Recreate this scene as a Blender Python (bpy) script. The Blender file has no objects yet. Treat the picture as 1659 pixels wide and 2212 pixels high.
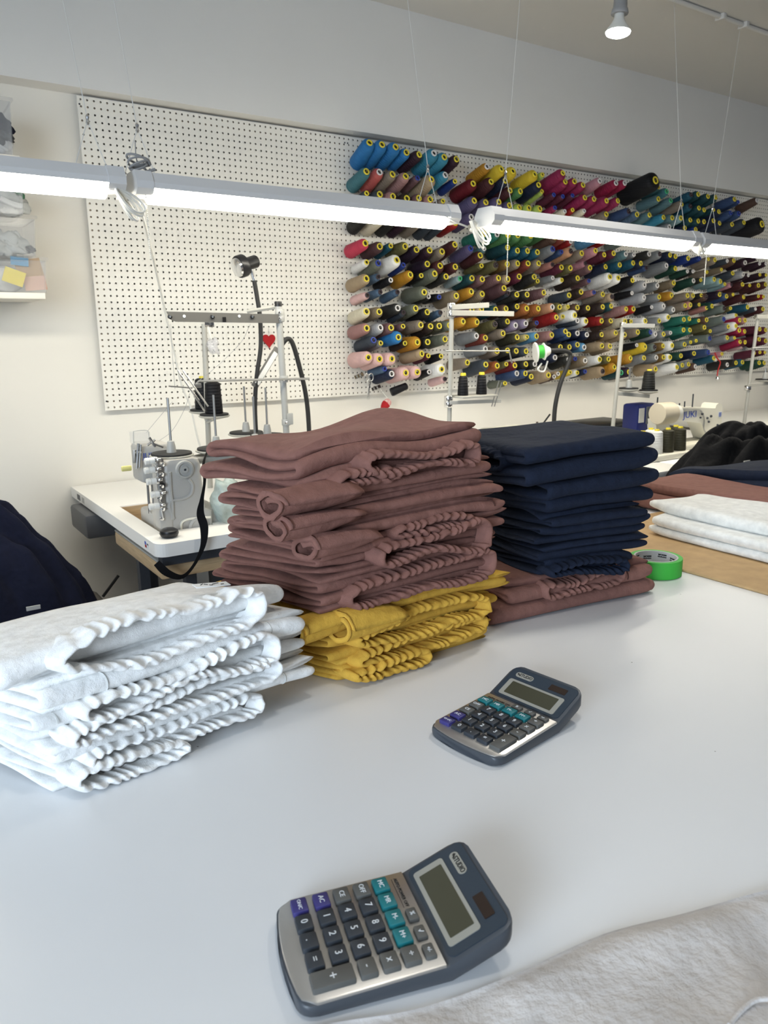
import bpy, bmesh, math, random
import numpy as np
from mathutils import Vector, Matrix

rng = np.random.default_rng(7)
random.seed(7)
scene = bpy.context.scene
COL = scene.collection

# ------------------------------------------------------------------ camera
W, H, FPX = 1659.0, 2212.0, 1661.0
CAM = np.array([-0.838, -3.3743, 1.3874])
HEAD, PITCH, ROLL = 0.5885, 0.228, -0.0104


def cam_axes():
    ch, sh, cp, sp = math.cos(HEAD), math.sin(HEAD), math.cos(PITCH), math.sin(PITCH)
    f = np.array([sh * cp, ch * cp, -sp])
    r = np.array([ch, -sh, 0.0])
    u = np.cross(r, f)
    cr, sr = math.cos(ROLL), math.sin(ROLL)
    return cr * r + sr * u, -sr * r + cr * u, f


AX = cam_axes()
cd = bpy.data.cameras.new('camera')
cam = bpy.data.objects.new('camera', cd)
COL.objects.link(cam)
cd.sensor_fit = 'HORIZONTAL'
cd.sensor_width = 36.0
cd.lens = 36.0 * FPX / W
cd.clip_start = 0.02
m = Matrix.Identity(4)
for i in range(3):
    m[i][0], m[i][1], m[i][2], m[i][3] = AX[0][i], AX[1][i], -AX[2][i], CAM[i]
cam.matrix_world = m
cd.dof.use_dof = True
cd.dof.focus_distance = 1.35
cd.dof.aperture_fstop = 17.0
scene.camera = cam
scene.cycles.max_bounces = 6
scene.cycles.diffuse_bounces = 4
scene.cycles.glossy_bounces = 3
scene.cycles.transparent_max_bounces = 8

# ------------------------------------------------------------------ light and exposure
w = bpy.data.worlds.new('room_air')
scene.world = w
w.use_nodes = True
bg = w.node_tree.nodes['Background']
bg.inputs[0].default_value = (0.86, 0.91, 1.0, 1)
bg.inputs[1].default_value = 0.13
vs = scene.view_settings
vs.view_transform = 'Standard'
vs.look = 'None'
vs.gamma = 1
vs.use_curve_mapping = False
vs.exposure = 0.17
TUBE_POWER = 23.5
BULB_POWER = 60.0


def area_light(name, loc, target, sx, sy, power, col):
    l = bpy.data.lights.new(name, 'AREA')
    l.shape = 'RECTANGLE'
    l.size, l.size_y, l.energy, l.color = sx, sy, power, col
    o = bpy.data.objects.new(name, l)
    COL.objects.link(o)
    l.spread = math.radians(105)
    o.location = loc
    o.rotation_euler = (Vector(target) - Vector(loc)).to_track_quat('-Z', 'Y').to_euler()
    return o


# the shop window behind the photographer's left shoulder
area_light('window_daylight', (-3.6, -4.5, 1.75), (-0.3, -2.6, 0.85), 2.0, 1.6, 52, (0.70, 0.84, 1.0))

# ------------------------------------------------------------------ pixel -> point on a known plane
def at(px, py, X=None, Y=None, Z=None):
    d = AX[0] * ((px - W / 2) / FPX) - AX[1] * ((py - H / 2) / FPX) + AX[2]
    if X is not None:
        t = (X - CAM[0]) / d[0]
    elif Y is not None:
        t = (Y - CAM[1]) / d[1]
    else:
        t = (Z - CAM[2]) / d[2]
    return CAM + t * d


# ------------------------------------------------------------------ materials
MATS = {}


def mat(name, col, rough=0.6, metal=0.0, bump=0.0, bscale=200.0, var=0.0, vscale=8.0, spec=0.5,
        emit=None, estr=0.0, trans=0.0, alpha=1.0, sheen=0.0, ior=1.45, stretch=None, weave=0.0, wscale=900.0, coat=0.0):
    if name in MATS:
        return MATS[name]
    M = bpy.data.materials.new(name)
    M.use_nodes = True
    nt = M.node_tree
    b = nt.nodes['Principled BSDF']
    col = tuple(col) + (1,)
    b.inputs['Base Color'].default_value = col
    b.inputs['Roughness'].default_value = rough
    b.inputs['Metallic'].default_value = metal
    b.inputs['Specular IOR Level'].default_value = spec
    b.inputs['IOR'].default_value = ior
    b.inputs['Transmission Weight'].default_value = trans
    b.inputs['Alpha'].default_value = alpha
    b.inputs['Coat Weight'].default_value = coat
    if sheen:
        b.inputs['Sheen Weight'].default_value = sheen
        b.inputs['Sheen Roughness'].default_value = 0.4
        b.inputs['Sheen Tint'].default_value = tuple(min(1, c * 1.5 + .05) for c in col[:3]) + (1,)
    if emit:
        b.inputs['Emission Color'].default_value = tuple(emit) + (1,)
        b.inputs['Emission Strength'].default_value = estr
    L = nt.links
    if var or bump or weave:
        tc = nt.nodes.new('ShaderNodeTexCoord')
        src = tc.outputs['Object']
        if stretch:
            mp = nt.nodes.new('ShaderNodeMapping')
            mp.inputs['Scale'].default_value = stretch
            L.new(src, mp.inputs['Vector'])
            src = mp.outputs['Vector']
    if var:
        n = nt.nodes.new('ShaderNodeTexNoise')
        n.inputs['Scale'].default_value = vscale
        n.inputs['Detail'].default_value = 5
        L.new(src, n.inputs['Vector'])
        r = nt.nodes.new('ShaderNodeValToRGB')
        r.color_ramp.elements[0].position = 0.3
        r.color_ramp.elements[1].position = 0.7
        r.color_ramp.elements[0].color = tuple(c * (1 - var) for c in col[:3]) + (1,)
        r.color_ramp.elements[1].color = tuple(min(1, c * (1 + var)) for c in col[:3]) + (1,)
        L.new(n.outputs['Fac'], r.inputs['Fac'])
        L.new(r.outputs['Color'], b.inputs['Base Color'])
    hs = None
    if bump:
        n2 = nt.nodes.new('ShaderNodeTexNoise')
        n2.inputs['Scale'].default_value = bscale
        n2.inputs['Detail'].default_value = 4
        L.new(src, n2.inputs['Vector'])
        bp = nt.nodes.new('ShaderNodeBump')
        bp.inputs['Strength'].default_value = bump
        bp.inputs['Distance'].default_value = 0.006
        L.new(n2.outputs['Fac'], bp.inputs['Height'])
        hs = bp.outputs['Normal']
        L.new(hs, b.inputs['Normal'])
    if weave:
        wv = nt.nodes.new('ShaderNodeTexNoise')
        wv.inputs['Scale'].default_value = wscale
        wv.inputs['Detail'].default_value = 2
        L.new(src, wv.inputs['Vector'])
        b2 = nt.nodes.new('ShaderNodeBump')
        b2.inputs['Strength'].default_value = weave
        b2.inputs['Distance'].default_value = 0.001
        L.new(wv.outputs['Fac'], b2.inputs['Height'])
        if hs:
            L.new(hs, b2.inputs['Normal'])
        L.new(b2.outputs['Normal'], b.inputs['Normal'])
    MATS[name] = M
    return M


def linen(name, col, rough=0.9, sheen=0.25):
    return mat(name, col, rough=rough, bump=0.75, bscale=38, var=0.10, vscale=60, weave=0.6, wscale=1100, sheen=sheen, spec=0.2)


M_WALL = mat('wall_paint', (0.82, 0.79, 0.72), 0.55, bump=0.03, bscale=300)
M_BULK = mat('bulkhead_paint', (0.80, 0.79, 0.76), 0.6, bump=0.04, bscale=120, var=0.015, vscale=2)
M_CEIL = mat('ceiling_paint', (0.72, 0.70, 0.66), 0.7, bump=0.05, bscale=200)
M_FLOOR = mat('floor_concrete', (0.30, 0.28, 0.26), 0.6, var=0.12, vscale=3)
M_PEG = mat('pegboard_white', (0.84, 0.815, 0.745), 0.45)
M_PEGSHADE = mat('hardboard_bore_shade', (0.06, 0.045, 0.035), 0.9)  # raw hardboard in the holes, darkened further to stand for their shade
M_PEGEDGE = mat('hardboard_edge', (0.45, 0.36, 0.27), 0.8)
M_TABLE = mat('white_laminate', (0.80, 0.81, 0.82), 0.38, bump=0.015, bscale=500, var=0.015, vscale=3)

_nt = M_TABLE.node_tree
_tc = _nt.nodes.new('ShaderNodeTexCoord')
_vo = _nt.nodes.new('ShaderNodeTexVoronoi')
_vo.inputs['Scale'].default_value = 22
_nt.links.new(_tc.outputs['Object'], _vo.inputs['Vector'])
_ma = _nt.nodes.new('ShaderNodeMath')
_ma.operation = 'LESS_THAN'
_ma.inputs[1].default_value = 0.030
_nt.links.new(_vo.outputs['Distance'], _ma.inputs[0])
_sp = _nt.nodes.new('ShaderNodeSeparateColor')
_nt.links.new(_vo.outputs['Color'], _sp.inputs[0])
_mb = _nt.nodes.new('ShaderNodeMath')
_mb.operation = 'LESS_THAN'
_mb.inputs[1].default_value = 0.35
_nt.links.new(_sp.outputs[0], _mb.inputs[0])
_mc = _nt.nodes.new('ShaderNodeMath')
_mc.operation = 'MULTIPLY'
_nt.links.new(_ma.outputs[0], _mc.inputs[0])
_nt.links.new(_mb.outputs[0], _mc.inputs[1])
_mx = _nt.nodes.new('ShaderNodeMix')
_mx.data_type = 'RGBA'
_bs = _nt.nodes['Principled BSDF']
_src = _bs.inputs['Base Color'].links[0].from_socket
_nt.links.new(_mc.outputs[0], _mx.inputs[0])
_nt.links.new(_src, _mx.inputs[6])
_mx.inputs[7].default_value = (.30, .29, .28, 1)
_nt.links.new(_mx.outputs[2], _bs.inputs['Base Color'])
M_SEWTAB = mat('sewing_table_laminate', (0.83, 0.82, 0.79), 0.3)
M_GREYPL = mat('grey_plastic', (0.09, 0.095, 0.105), 0.5)
M_BLACK = mat('black_plastic', (0.012, 0.012, 0.013), 0.35)
M_RUBBER = mat('black_rubber', (0.02, 0.02, 0.02), 0.65)
M_STEEL = mat('steel_grey', (0.45, 0.45, 0.44), 0.35, metal=0.9)
M_CHROME = mat('chrome', (0.8, 0.8, 0.8), 0.12, metal=1.0)
M_STANDG = mat('stand_grey_enamel', (0.40, 0.40, 0.38), 0.4)
M_BARG = mat('bar_grey_enamel', (0.13, 0.125, 0.115), 0.45)
M_STANDW = mat('stand_cream_enamel', (0.42, 0.41, 0.37), 0.4)
M_WHITEPL = mat('white_plastic', (0.80, 0.79, 0.74), 0.4)
M_CORD = mat('white_cord', (0.72, 0.71, 0.66), 0.5)
M_GCORD = mat('grey_cord', (0.33, 0.33, 0.33), 0.55)
M_WIRE = mat('hanging_wire', (0.75, 0.74, 0.70), 0.4)
M_DARKSTEEL = mat('dark_steel', (0.035, 0.04, 0.05), 0.5)
M_WOOD = mat('pale_wood_edge', (0.50, 0.36, 0.21), 0.6, var=0.15, vscale=14, stretch=(1, 1, 12))
M_MDF = mat('mdf_board', (0.47, 0.31, 0.15), 0.75, var=0.10, vscale=30, bump=0.1, bscale=400)
M_MACH = mat('machine_enamel', (0.43, 0.42, 0.395), 0.35)
M_MACHW = mat('machine_cream', (0.80, 0.77, 0.66), 0.35)
M_HOUS = mat('lamp_housing_white', (0.72, 0.72, 0.72), 0.4)
M_TUBE = mat('lamp_lens', (1, 1, 1), 0.5, emit=(1.0, 0.94, 0.80), estr=TUBE_POWER)
M_BULB = mat('bulb_face', (1, 1, 1), 0.5, emit=(1.0, 0.98, 0.93), estr=BULB_POWER)
M_YEL = mat('core_yellow', (0.78, 0.64, 0.05), 0.4)
M_CWHITE = mat('core_white', (0.75, 0.72, 0.70), 0.4)
M_CBLUE = mat('core_blue', (0.03, 0.06, 0.35), 0.4)
M_CDARK = mat('core_dark', (0.05, 0.03, 0.04), 0.4)
M_CGREEN = mat('core_green', (0.06, 0.45, 0.20), 0.4)
M_BORESHADE = mat('core_bore_shade', (0.02, 0.018, 0.012), 0.9)  # near-black that paints the shade inside the core holes
M_BROWN = linen('brown_linen', (0.225, 0.108, 0.087))
M_YELLOW = linen('mustard_linen', (0.60, 0.355, 0.055))
M_WHITE = linen('white_linen', (0.90, 0.90, 0.885), sheen=0.1)
M_NAVY = linen('navy_linen', (0.011, 0.016, 0.032), sheen=0.1)
M_SEAMB = linen('brown_thread', (0.07, 0.03, 0.024))
M_SEAMY = linen('mustard_thread', (0.36, 0.21, 0.02))
M_SEAMW = linen('white_thread', (0.62, 0.62, 0.60))
M_SEAMN = linen('navy_thread', (0.004, 0.007, 0.018))
M_BLACKCL = linen('black_cloth', (0.007, 0.007, 0.008), sheen=0.08)
M_DKNAVY = linen('dark_navy_cloth', (0.006, 0.008, 0.022), sheen=0.08)
M_FLEECE = linen('white_fleece', (0.80, 0.80, 0.77), sheen=0.3)
M_GREYCL = mat('pale_grey_cloth', (0.62, 0.59, 0.57), 0.95, bump=0.5, bscale=90, var=0.10, vscale=25, weave=0.4, wscale=700, sheen=0.3)
M_BENCH = mat('bench_grey', (0.115, 0.105, 0.095), 0.8, var=0.1, vscale=8)
M_CLEAR = mat('clear_plastic', (0.62, 0.64, 0.66), 0.12, trans=0.0, alpha=0.17, spec=0.6)
M_FOIL = mat('clear_bag', (0.78, 0.82, 0.82), 0.15, alpha=0.55, spec=0.8, bump=1.0, bscale=45)
M_RED = mat('red_felt', (0.36, 0.006, 0.010), 0.8)
M_GREEN = mat('green_tape', (0.045, 0.42, 0.045), 0.6)
M_CARD = mat('grey_cardboard', (0.50, 0.50, 0.48), 0.7)
M_INK = mat('black_ink', (0.015, 0.015, 0.015), 0.6)
M_PRINTW = mat('white_print', (0.75, 0.77, 0.78), 0.5)
M_LOGO = mat('blue_print', (0.03, 0.08, 0.45), 0.5)
M_CALC = mat('calc_slate', (0.056, 0.064, 0.076), 0.38)
M_CALCD = mat('calc_bezel', (0.029, 0.042, 0.058), 0.35)
M_CSIL = mat('calc_silver', (0.53, 0.51, 0.48), 0.32, metal=0.75, bump=0.02, bscale=800)
M_LCD = mat('calc_lcd', (0.060, 0.058, 0.036), 0.25)
M_LCDF = mat('calc_lcd_frame', (0.31, 0.30, 0.26), 0.4)
M_SOLAR = mat('calc_solar', (0.030, 0.018, 0.013), 0.2)
M_KDARK = mat('key_slate', (0.032, 0.038, 0.047), 0.5)
M_KGREY = mat('key_grey', (0.105, 0.105, 0.098), 0.5)
M_KTEAL = mat('key_teal', (0.010, 0.17, 0.19), 0.45)
M_KPURP = mat('key_violet', (0.046, 0.040, 0.18), 0.45)

# ------------------------------------------------------------------ mesh helpers
def link(name, verts, faces, material, parent=None, loc=(0, 0, 0), rotz=0.0, smooth=True, kind=None):
    me = bpy.data.meshes.new(name)
    v = np.asarray(verts, float)
    me.from_pydata(v.tolist(), [], faces)
    for mm in (material if isinstance(material, (list, tuple)) else [material]):
        me.materials.append(mm)
    if smooth:
        me.polygons.foreach_set('use_smooth', [True] * len(me.polygons))
    me.update()
    o = bpy.data.objects.new(name, me)
    COL.objects.link(o)
    o.location = loc
    o.rotation_euler = (0, 0, rotz)
    if parent is not None:
        o.parent = parent
    if kind:
        o['kind'] = kind
    return o


def tag(o, label, cat, group=None, kind=None):
    o['label'] = label
    o['category'] = cat
    if group:
        o['group'] = group
    if kind:
        o['kind'] = kind
    return o


def thing(name, label, cat, loc=(0, 0, 0), rotz=0.0, group=None):
    o = bpy.data.objects.new(name, None)
    COL.objects.link(o)
    o.location = loc
    o.rotation_euler = (0, 0, rotz)
    o.empty_display_size = 0.05
    return tag(o, label, cat, group)


class MB:
    """collects world-space shapes for ONE mesh"""
    def __init__(s):
        s.v, s.f, s.n = [], [], 0

    def add(s, v, f):
        v = np.asarray(v, float)
        s.v.append(v)
        s.f += [[i + s.n for i in q] for q in f]
        s.n += len(v)
        return s

    def box(s, x0, x1, y0, y1, z0, z1):
        v = [(x, y, z) for z in (z0, z1) for y in (y0, y1) for x in (x0, x1)]
        return s.add(v, [[0, 2, 3, 1], [4, 5, 7, 6], [0, 1, 5, 4], [2, 6, 7, 3], [0, 4, 6, 2], [1, 3, 7, 5]])

    def rbox(s, x0, x1, y0, y1, z0, z1, r=0.004, seg=2, M=None):
        bm = bmesh.new()
        bmesh.ops.create_cube(bm, size=1)
        for q in bm.verts:
            q.co = Vector(((x0 + x1) / 2 + q.co.x * (x1 - x0), (y0 + y1) / 2 + q.co.y * (y1 - y0), (z0 + z1) / 2 + q.co.z * (z1 - z0)))
        bmesh.ops.bevel(bm, geom=list(bm.edges), offset=r, segments=seg, profile=0.5, affect='EDGES', clamp_overlap=True)
        bm.verts.index_update()
        v = np.array([q.co[:] for q in bm.verts])
        if M is not None:
            v = v @ np.asarray(M[0]).T + np.asarray(M[1])
        f = [[q.index for q in fc.verts] for fc in bm.faces]
        bm.free()
        return s.add(v, f)

    def tube(s, pts, r, n=8, cap=True):
        p = np.asarray(pts, float)
        k = len(p)
        rr = np.broadcast_to(np.asarray(r, float), (k,))
        t = np.gradient(p, axis=0)
        t /= np.linalg.norm(t, axis=1)[:, None] + 1e-12
        ref = np.array([0, 0, 1.0]) if abs(t[0][2]) < 0.9 else np.array([1.0, 0, 0])
        V = []
        a = np.cross(t[0], ref)
        a /= np.linalg.norm(a)
        for i in range(k):
            a = a - t[i] * a.dot(t[i])
            a /= np.linalg.norm(a) + 1e-12
            b = np.cross(t[i], a)
            th = np.arange(n) * 2 * math.pi / n
            V.append(p[i] + rr[i] * (np.cos(th)[:, None] * a + np.sin(th)[:, None] * b))
        V = np.concatenate(V)
        F = [[i * n + j, i * n + (j + 1) % n, (i + 1) * n + (j + 1) % n, (i + 1) * n + j] for i in range(k - 1) for j in range(n)]
        if cap:
            F.append(list(range(n))[::-1])
            F.append([(k - 1) * n + j for j in range(n)])
        return s.add(V, F)

    def lathe(s, prof, origin, axis=(0, 0, 1), n=16, cap0=True, cap1=True):
        ax = Vector(axis).normalized()
        R = np.array(ax.to_track_quat('Z', 'Y').to_matrix())
        th = np.arange(n) * 2 * math.pi / n
        V = []
        for r, h in prof:
            V.append(np.stack([r * np.cos(th), r * np.sin(th), np.full(n, h)], 1))
        V = np.concatenate(V) @ R.T + np.asarray(origin)
        k = len(prof)
        F = [[i * n + j, i * n + (j + 1) % n, (i + 1) * n + (j + 1) % n, (i + 1) * n + j] for i in range(k - 1) for j in range(n)]
        if cap0:
            F.append(list(range(n))[::-1])
        if cap1:
            F.append([(k - 1) * n + j for j in range(n)])
        return s.add(V, F)

    def loft(s, loops, cap=True, closed=True):
        n = len(loops[0])
        V = np.concatenate([np.asarray(l, float) for l in loops])
        k = len(loops)
        m = n if closed else n - 1
        F = [[i * n + j, i * n + (j + 1) % n, (i + 1) * n + (j + 1) % n, (i + 1) * n + j] for i in range(k - 1) for j in range(m)]
        if cap:
            F.append(list(range(n))[::-1])
            F.append([(k - 1) * n + j for j in range(n)])
        return s.add(V, F)

    def prism(s, poly, d0, d1, M=None):
        """poly: (a,b) outline extruded along third axis; M maps (a,b,c) rows"""
        p = np.asarray(poly, float)
        n = len(p)
        V = np.concatenate([np.c_[p, np.full(n, d0)], np.c_[p, np.full(n, d1)]])
        if M is not None:
            V = V @ np.asarray(M[0]).T + np.asarray(M[1])
        F = [list(range(n))[::-1], list(range(n, 2 * n))] + [[i, (i + 1) % n, n + (i + 1) % n, n + i] for i in range(n)]
        return s.add(V, F)

    def verts(s):
        return np.concatenate(s.v)

    def build(s, name, material, parent=None, smooth=True, base=None, kind=None, auto=True):
        v = s.verts()
        if base is not None:
            v = v - np.asarray(base)
        o = link(name, v, s.f, material, parent, smooth=False, kind=kind)
        me = o.data
        bm = bmesh.new()
        bm.from_mesh(me)
        bmesh.ops.recalc_face_normals(bm, faces=bm.faces)
        if smooth:
            for f in bm.faces:
                f.smooth = True
            if auto:
                for e in bm.edges:
                    if len(e.link_faces) == 2 and e.calc_face_angle(0) > 0.7:
                        e.smooth = False
        bm.to_mesh(me)
        bm.free()
        return o


def solo(mb, name, material, label, cat, group=None, base=None, kind=None, smooth=True):
    """one-mesh thing with its origin at its base"""
    v = mb.verts()
    if base is None:
        base = np.array([(v[:, 0].min() + v[:, 0].max()) / 2, (v[:, 1].min() + v[:, 1].max()) / 2, v[:, 2].min()])
    o = mb.build(name, material, None, smooth, base)
    o.location = base
    return tag(o, label, cat, group, kind)


def curve_pts(pts, n=8):
    """Catmull-Rom through points"""
    p = np.asarray(pts, float)
    q = np.concatenate([[2 * p[0] - p[1]], p, [2 * p[-1] - p[-2]]])
    out = []
    for i in range(1, len(q) - 2):
        for t in np.linspace(0, 1, n, endpoint=False):
            out.append(0.5 * (2 * q[i] + (q[i + 1] - q[i - 1]) * t + (2 * q[i - 1] - 5 * q[i] + 4 * q[i + 1] - q[i + 2]) * t ** 2 + (3 * q[i] - q[i - 1] - 3 * q[i + 1] + q[i + 2]) * t ** 3))
    out.append(p[-1])
    return np.array(out)


_TXT = {}


def text_mesh(body, size, extrude=0.0002):
    key = (body, size)
    if key in _TXT:
        return _TXT[key]
    c = bpy.data.curves.new('print', 'FONT')
    c.body = body
    c.size = size
    c.align_x = 'CENTER'
    c.align_y = 'CENTER'
    c.extrude = extrude
    c.resolution_u = 3
    o = bpy.data.objects.new('print', c)
    COL.objects.link(o)
    dg = bpy.context.evaluated_depsgraph_get()
    dg.update()
    e = o.evaluated_get(dg)
    me = e.to_mesh()
    v = np.array([q.co[:] for q in me.vertices])
    f = [list(p.vertices) for p in me.polygons]
    e.to_mesh_clear()
    bpy.data.objects.remove(o)
    bpy.data.curves.remove(c)
    _TXT[key] = (v, f)
    return v, f


def text_part(body, size, origin, ex, ey, material, parent, name='lettering', base=(0, 0, 0), sx=1.0):
    v, f = text_mesh(body, size)
    ex = np.asarray(ex, float); ex /= np.linalg.norm(ex)
    ey = np.asarray(ey, float); ey -= ex * ey.dot(ex); ey /= np.linalg.norm(ey)
    ez = np.cross(ex, ey)
    vv = np.asarray(origin) + v[:, :1] * sx * ex + v[:, 1:2] * ey + v[:, 2:3] * ez - np.asarray(base)
    return link(name, vv, f, material, parent, smooth=False)


class Noise:
    def __init__(s, seed, freq, octaves=3, n=7):
        r = np.random.default_rng(seed)
        s.k = []
        for o in range(octaves):
            for i in range(n):
                a = r.uniform(0, 2 * math.pi)
                f = freq * (2 ** o) * r.uniform(0.6, 1.5)
                s.k.append((f * math.cos(a), f * math.sin(a), r.uniform(0, 6.28), 0.5 ** o / math.sqrt(n)))

    def __call__(s, x, y=0.0):
        return sum(A * np.sin(a * x + b * y + c) for a, b, c, A in s.k)

# ------------------------------------------------------------------ the room
WALL_Y, SOFF_Z, CEIL_Z, TZ = 0.03, 2.31, 2.87, 0.897


def struct(mb, name, material):
    o = mb.build(name, material, smooth=False)
    o['kind'] = 'structure'
    o['label'] = name.replace('_', ' ') + ' of the sewing workroom'
    return o


struct(MB().box(-5, 11, WALL_Y, 0.2, 0, 2.5), 'wall_back', M_WALL)
struct(MB().box(-5, 11, -0.07, 0.2, SOFF_Z, CEIL_Z), 'wall_upper', M_BULK)
struct(MB().box(-5, 11, -7, 0.2, CEIL_Z, CEIL_Z + 0.1), 'ceiling', M_CEIL)
struct(MB().box(-5, 11, -7, 0.2, -0.1, 0), 'floor', M_FLOOR)

# conduit along the ceiling with its clips
c0 = thing('conduit', 'thin painted conduit clipped along the ceiling', 'conduit', (2.5, -0.84, CEIL_Z))
MB().tube([(1.2, -0.84, CEIL_Z - 0.012), (9, -0.84, CEIL_Z - 0.012)], 0.011, 10).build('pipe', M_CEIL, c0, base=(2.5, -0.84, CEIL_Z))
for px in (1559, 1603):
    q = at(px, 30 if px < 1570 else 50, Z=CEIL_Z)
    MB().rbox(q[0] - .012, q[0] + .012, -0.865, -0.815, CEIL_Z - 0.026, CEIL_Z, 0.003).build('pipe_clip', M_CEIL, c0, base=(2.5, -0.84, CEIL_Z))

# ------------------------------------------------------------------ pegboard with real holes
INCH = 0.0254


def peg_mesh(nx, nz):
    r = 0.0041
    a = (np.arange(8) + .5) * math.pi / 4
    oct_ = np.stack([r * np.cos(a), r * np.sin(a)], 1)
    V = []
    F = []
    # grid corners
    gx = np.arange(nx + 1) * INCH
    gz = -np.arange(nz + 1) * INCH
    for z in gz:
        for x in gx:
            V.append((x, 0, z))
    idx = lambda i, j: j * (nx + 1) + i
    for j in range(nz):
        for i in range(nx):
            cx, cz = (i + .5) * INCH, -(j + .5) * INCH
            b = len(V)
            V += [(cx + p[0], 0, cz + p[1]) for p in oct_]
            V += [(cx + p[0], 0.006, cz + p[1]) for p in oct_]
            # corners: +x+z, -x+z, -x-z, +x-z ; octagon vertices 0..7 ccw from 22.5deg
            TR, TL, BL, BR = idx(i + 1, j), idx(i, j), idx(i, j + 1), idx(i + 1, j + 1)
            F += [[TR, b + 1, b + 0], [TL, b + 3, b + 2], [BL, b + 5, b + 4], [BR, b + 7, b + 6]]
            F += [[TR, TL, b + 2, b + 1], [TL, BL, b + 4, b + 3], [BL, BR, b + 6, b + 5], [BR, TR, b + 0, b + 7]]
            F += [[b + k, b + (k + 1) % 8, b + 8 + (k + 1) % 8, b + 8 + k] for k in range(8)]
    # outer rim
    b = len(V)
    w, h = nx * INCH, nz * INCH
    V += [(0, 0, 0), (w, 0, 0), (w, 0, -h), (0, 0, -h), (0, .006, 0), (w, .006, 0), (w, .006, -h), (0, .006, -h)]
    F += [[b, b + 1, b + 5, b + 4], [b + 1, b + 2, b + 6, b + 5], [b + 2, b + 3, b + 7, b + 6], [b + 3, b, b + 4, b + 7]]
    return V, F, nx * nz


PANELS = []
for (i0, i1, lab) in ((0, 48, 'empty white pegboard left of the thread cones'),
                      (48, 72, 'narrow white pegboard of thread cones right of the empty board'),
                      (72, 120, 'wide white pegboard of thread cones behind the third hanging lamp'),
                      (120, 168, 'white pegboard crowded with cones above the cream sewing machine'),
                      (168, 216, 'farthest white pegboard with maroon cones at the right edge')):
    t = thing('pegboard', lab, 'pegboard', (i0 * INCH + 0.001, 0, 2.30), group='pegboard panels')
    V, F, nh = peg_mesh(i1 - i0, 48)
    pp = link('perforated_panel', V, F, [M_PEG, M_PEGSHADE], t, smooth=False)
    mi = np.zeros(len(F), int)
    for k_ in range(8, 16):
        mi[np.arange(nh) * 16 + k_] = 1
    pp.data.polygons.foreach_set('material_index', mi)
    w_ = (i1 - i0) * INCH
    for nm, bx in (('furring_strip', (0.012, .04, .006, .0295, -1.205, -.012)), ('furring_strip', (w_ - .04, w_ - .004, .006, .0295, -1.205, -.012)),
                   ('furring_strip', (.04, w_ - .04, .006, .0295, -1.205, -1.175)), ('furring_strip', (.04, w_ - .04, .006, .0295, -.045, -.012))):
        MB().box(*bx).build(nm, M_PEGEDGE if i0 == 0 else M_PEG, t, smooth=False)
    for sx, sz in ((.008, -.03), (.008, -1.18), (w_ - .008, -.03)):
        MB().lathe([(0.0042, 0), (0.003, .002)], (sx, 0.0005, sz), (0, -1, 0), 8).build('screw_head', M_DARKSTEEL, t)
    PANELS.append((i0 * INCH, i1 * INCH, t))

# ------------------------------------------------------------------ thread cones on the pegs
PAL = {
 'blue': (.025, .17, .42), 'sky': (.04, .22, .33), 'skyblue': (.10, .27, .45), 'teal': (.05, .16, .19), 'tealgray': (.09, .17, .19), 'lightteal': (.22, .34, .36),
 'darkteal': (.010, .05, .06), 'tealblue': (.012, .075, .12), 'plum': (.03, .012, .022), 'darkpurple': (.016, .008, .022), 'purple': (.085, .07, .15), 'lilac': (.25, .21, .31),
 'coral': (.46, .10, .09), 'salmon': (.42, .19, .16), 'pink': (.47, .22, .26), 'dusty': (.36, .20, .19), 'palepink': (.68, .44, .42), 'hotpink': (.52, .045, .09), 'magenta': (.26, .018, .07), 'crimson': (.28, .012, .05),
 'mauve': (.15, .08, .085), 'darkmauve': (.075, .035, .04), 'rose': (.34, .18, .17), 'red': (.26, .012, .012), 'darkred': (.11, .006, .012), 'maroon': (.055, .014, .016), 'wine': (.085, .014, .03), 'brick': (.17, .035, .025),
 'rust': (.25, .07, .02), 'orange': (.26, .085, .02), 'peach': (.52, .27, .15), 'mustard': (.42, .20, .018), 'yellow': (.62, .45, .03), 'paleyellow': (.60, .52, .25), 'cream': (.66, .60, .45), 'lime': (.36, .48, .10),
 'green': (.06, .17, .06), 'teagreen': (.02, .15, .11), 'darkgreen': (.012, .05, .035), 'olive': (.11, .10, .04), 'darkolive': (.045, .042, .025), 'sage': (.12, .13, .10), 'graygreen': (.15, .18, .16),
 'tan': (.36, .27, .17), 'taupe': (.22, .18, .14), 'khaki': (.20, .155, .10), 'brown': (.09, .05, .035), 'darkbrown': (.028, .017, .014), 'bronze': (.16, .095, .03),
 'black': (.007, .007, .009), 'charcoal': (.022, .022, .02), 'slate': (.04, .05, .065), 'steel': (.07, .12, .19), 'denim': (.035, .065, .15), 'navy': (.010, .016, .04), 'royal': (.01, .03, .16),
 'gray': (.20, .21, .22), 'silver': (.33, .34, .36), 'white': (.80, .80, .78), 'paleblue': (.36, .46, .48)}
PRETTY = {'tealgray': 'grey teal', 'lightteal': 'pale teal', 'darkteal': 'dark teal', 'tealblue': 'teal blue', 'darkpurple': 'dark purple', 'dusty': 'dusty pink', 'palepink': 'pale pink', 'hotpink': 'hot pink',
          'darkmauve': 'dark mauve', 'darkred': 'dark red', 'paleyellow': 'pale yellow', 'teagreen': 'sea green', 'darkgreen': 'dark green', 'darkolive': 'dark olive', 'graygreen': 'grey green', 'darkbrown': 'dark brown',
          'paleblue': 'pale blue', 'skyblue': 'sky blue', 'steel': 'steel blue', 'gray': 'grey', 'sky': 'peacock blue', 'royal': 'royal blue', 'slate': 'slate'}
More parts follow.
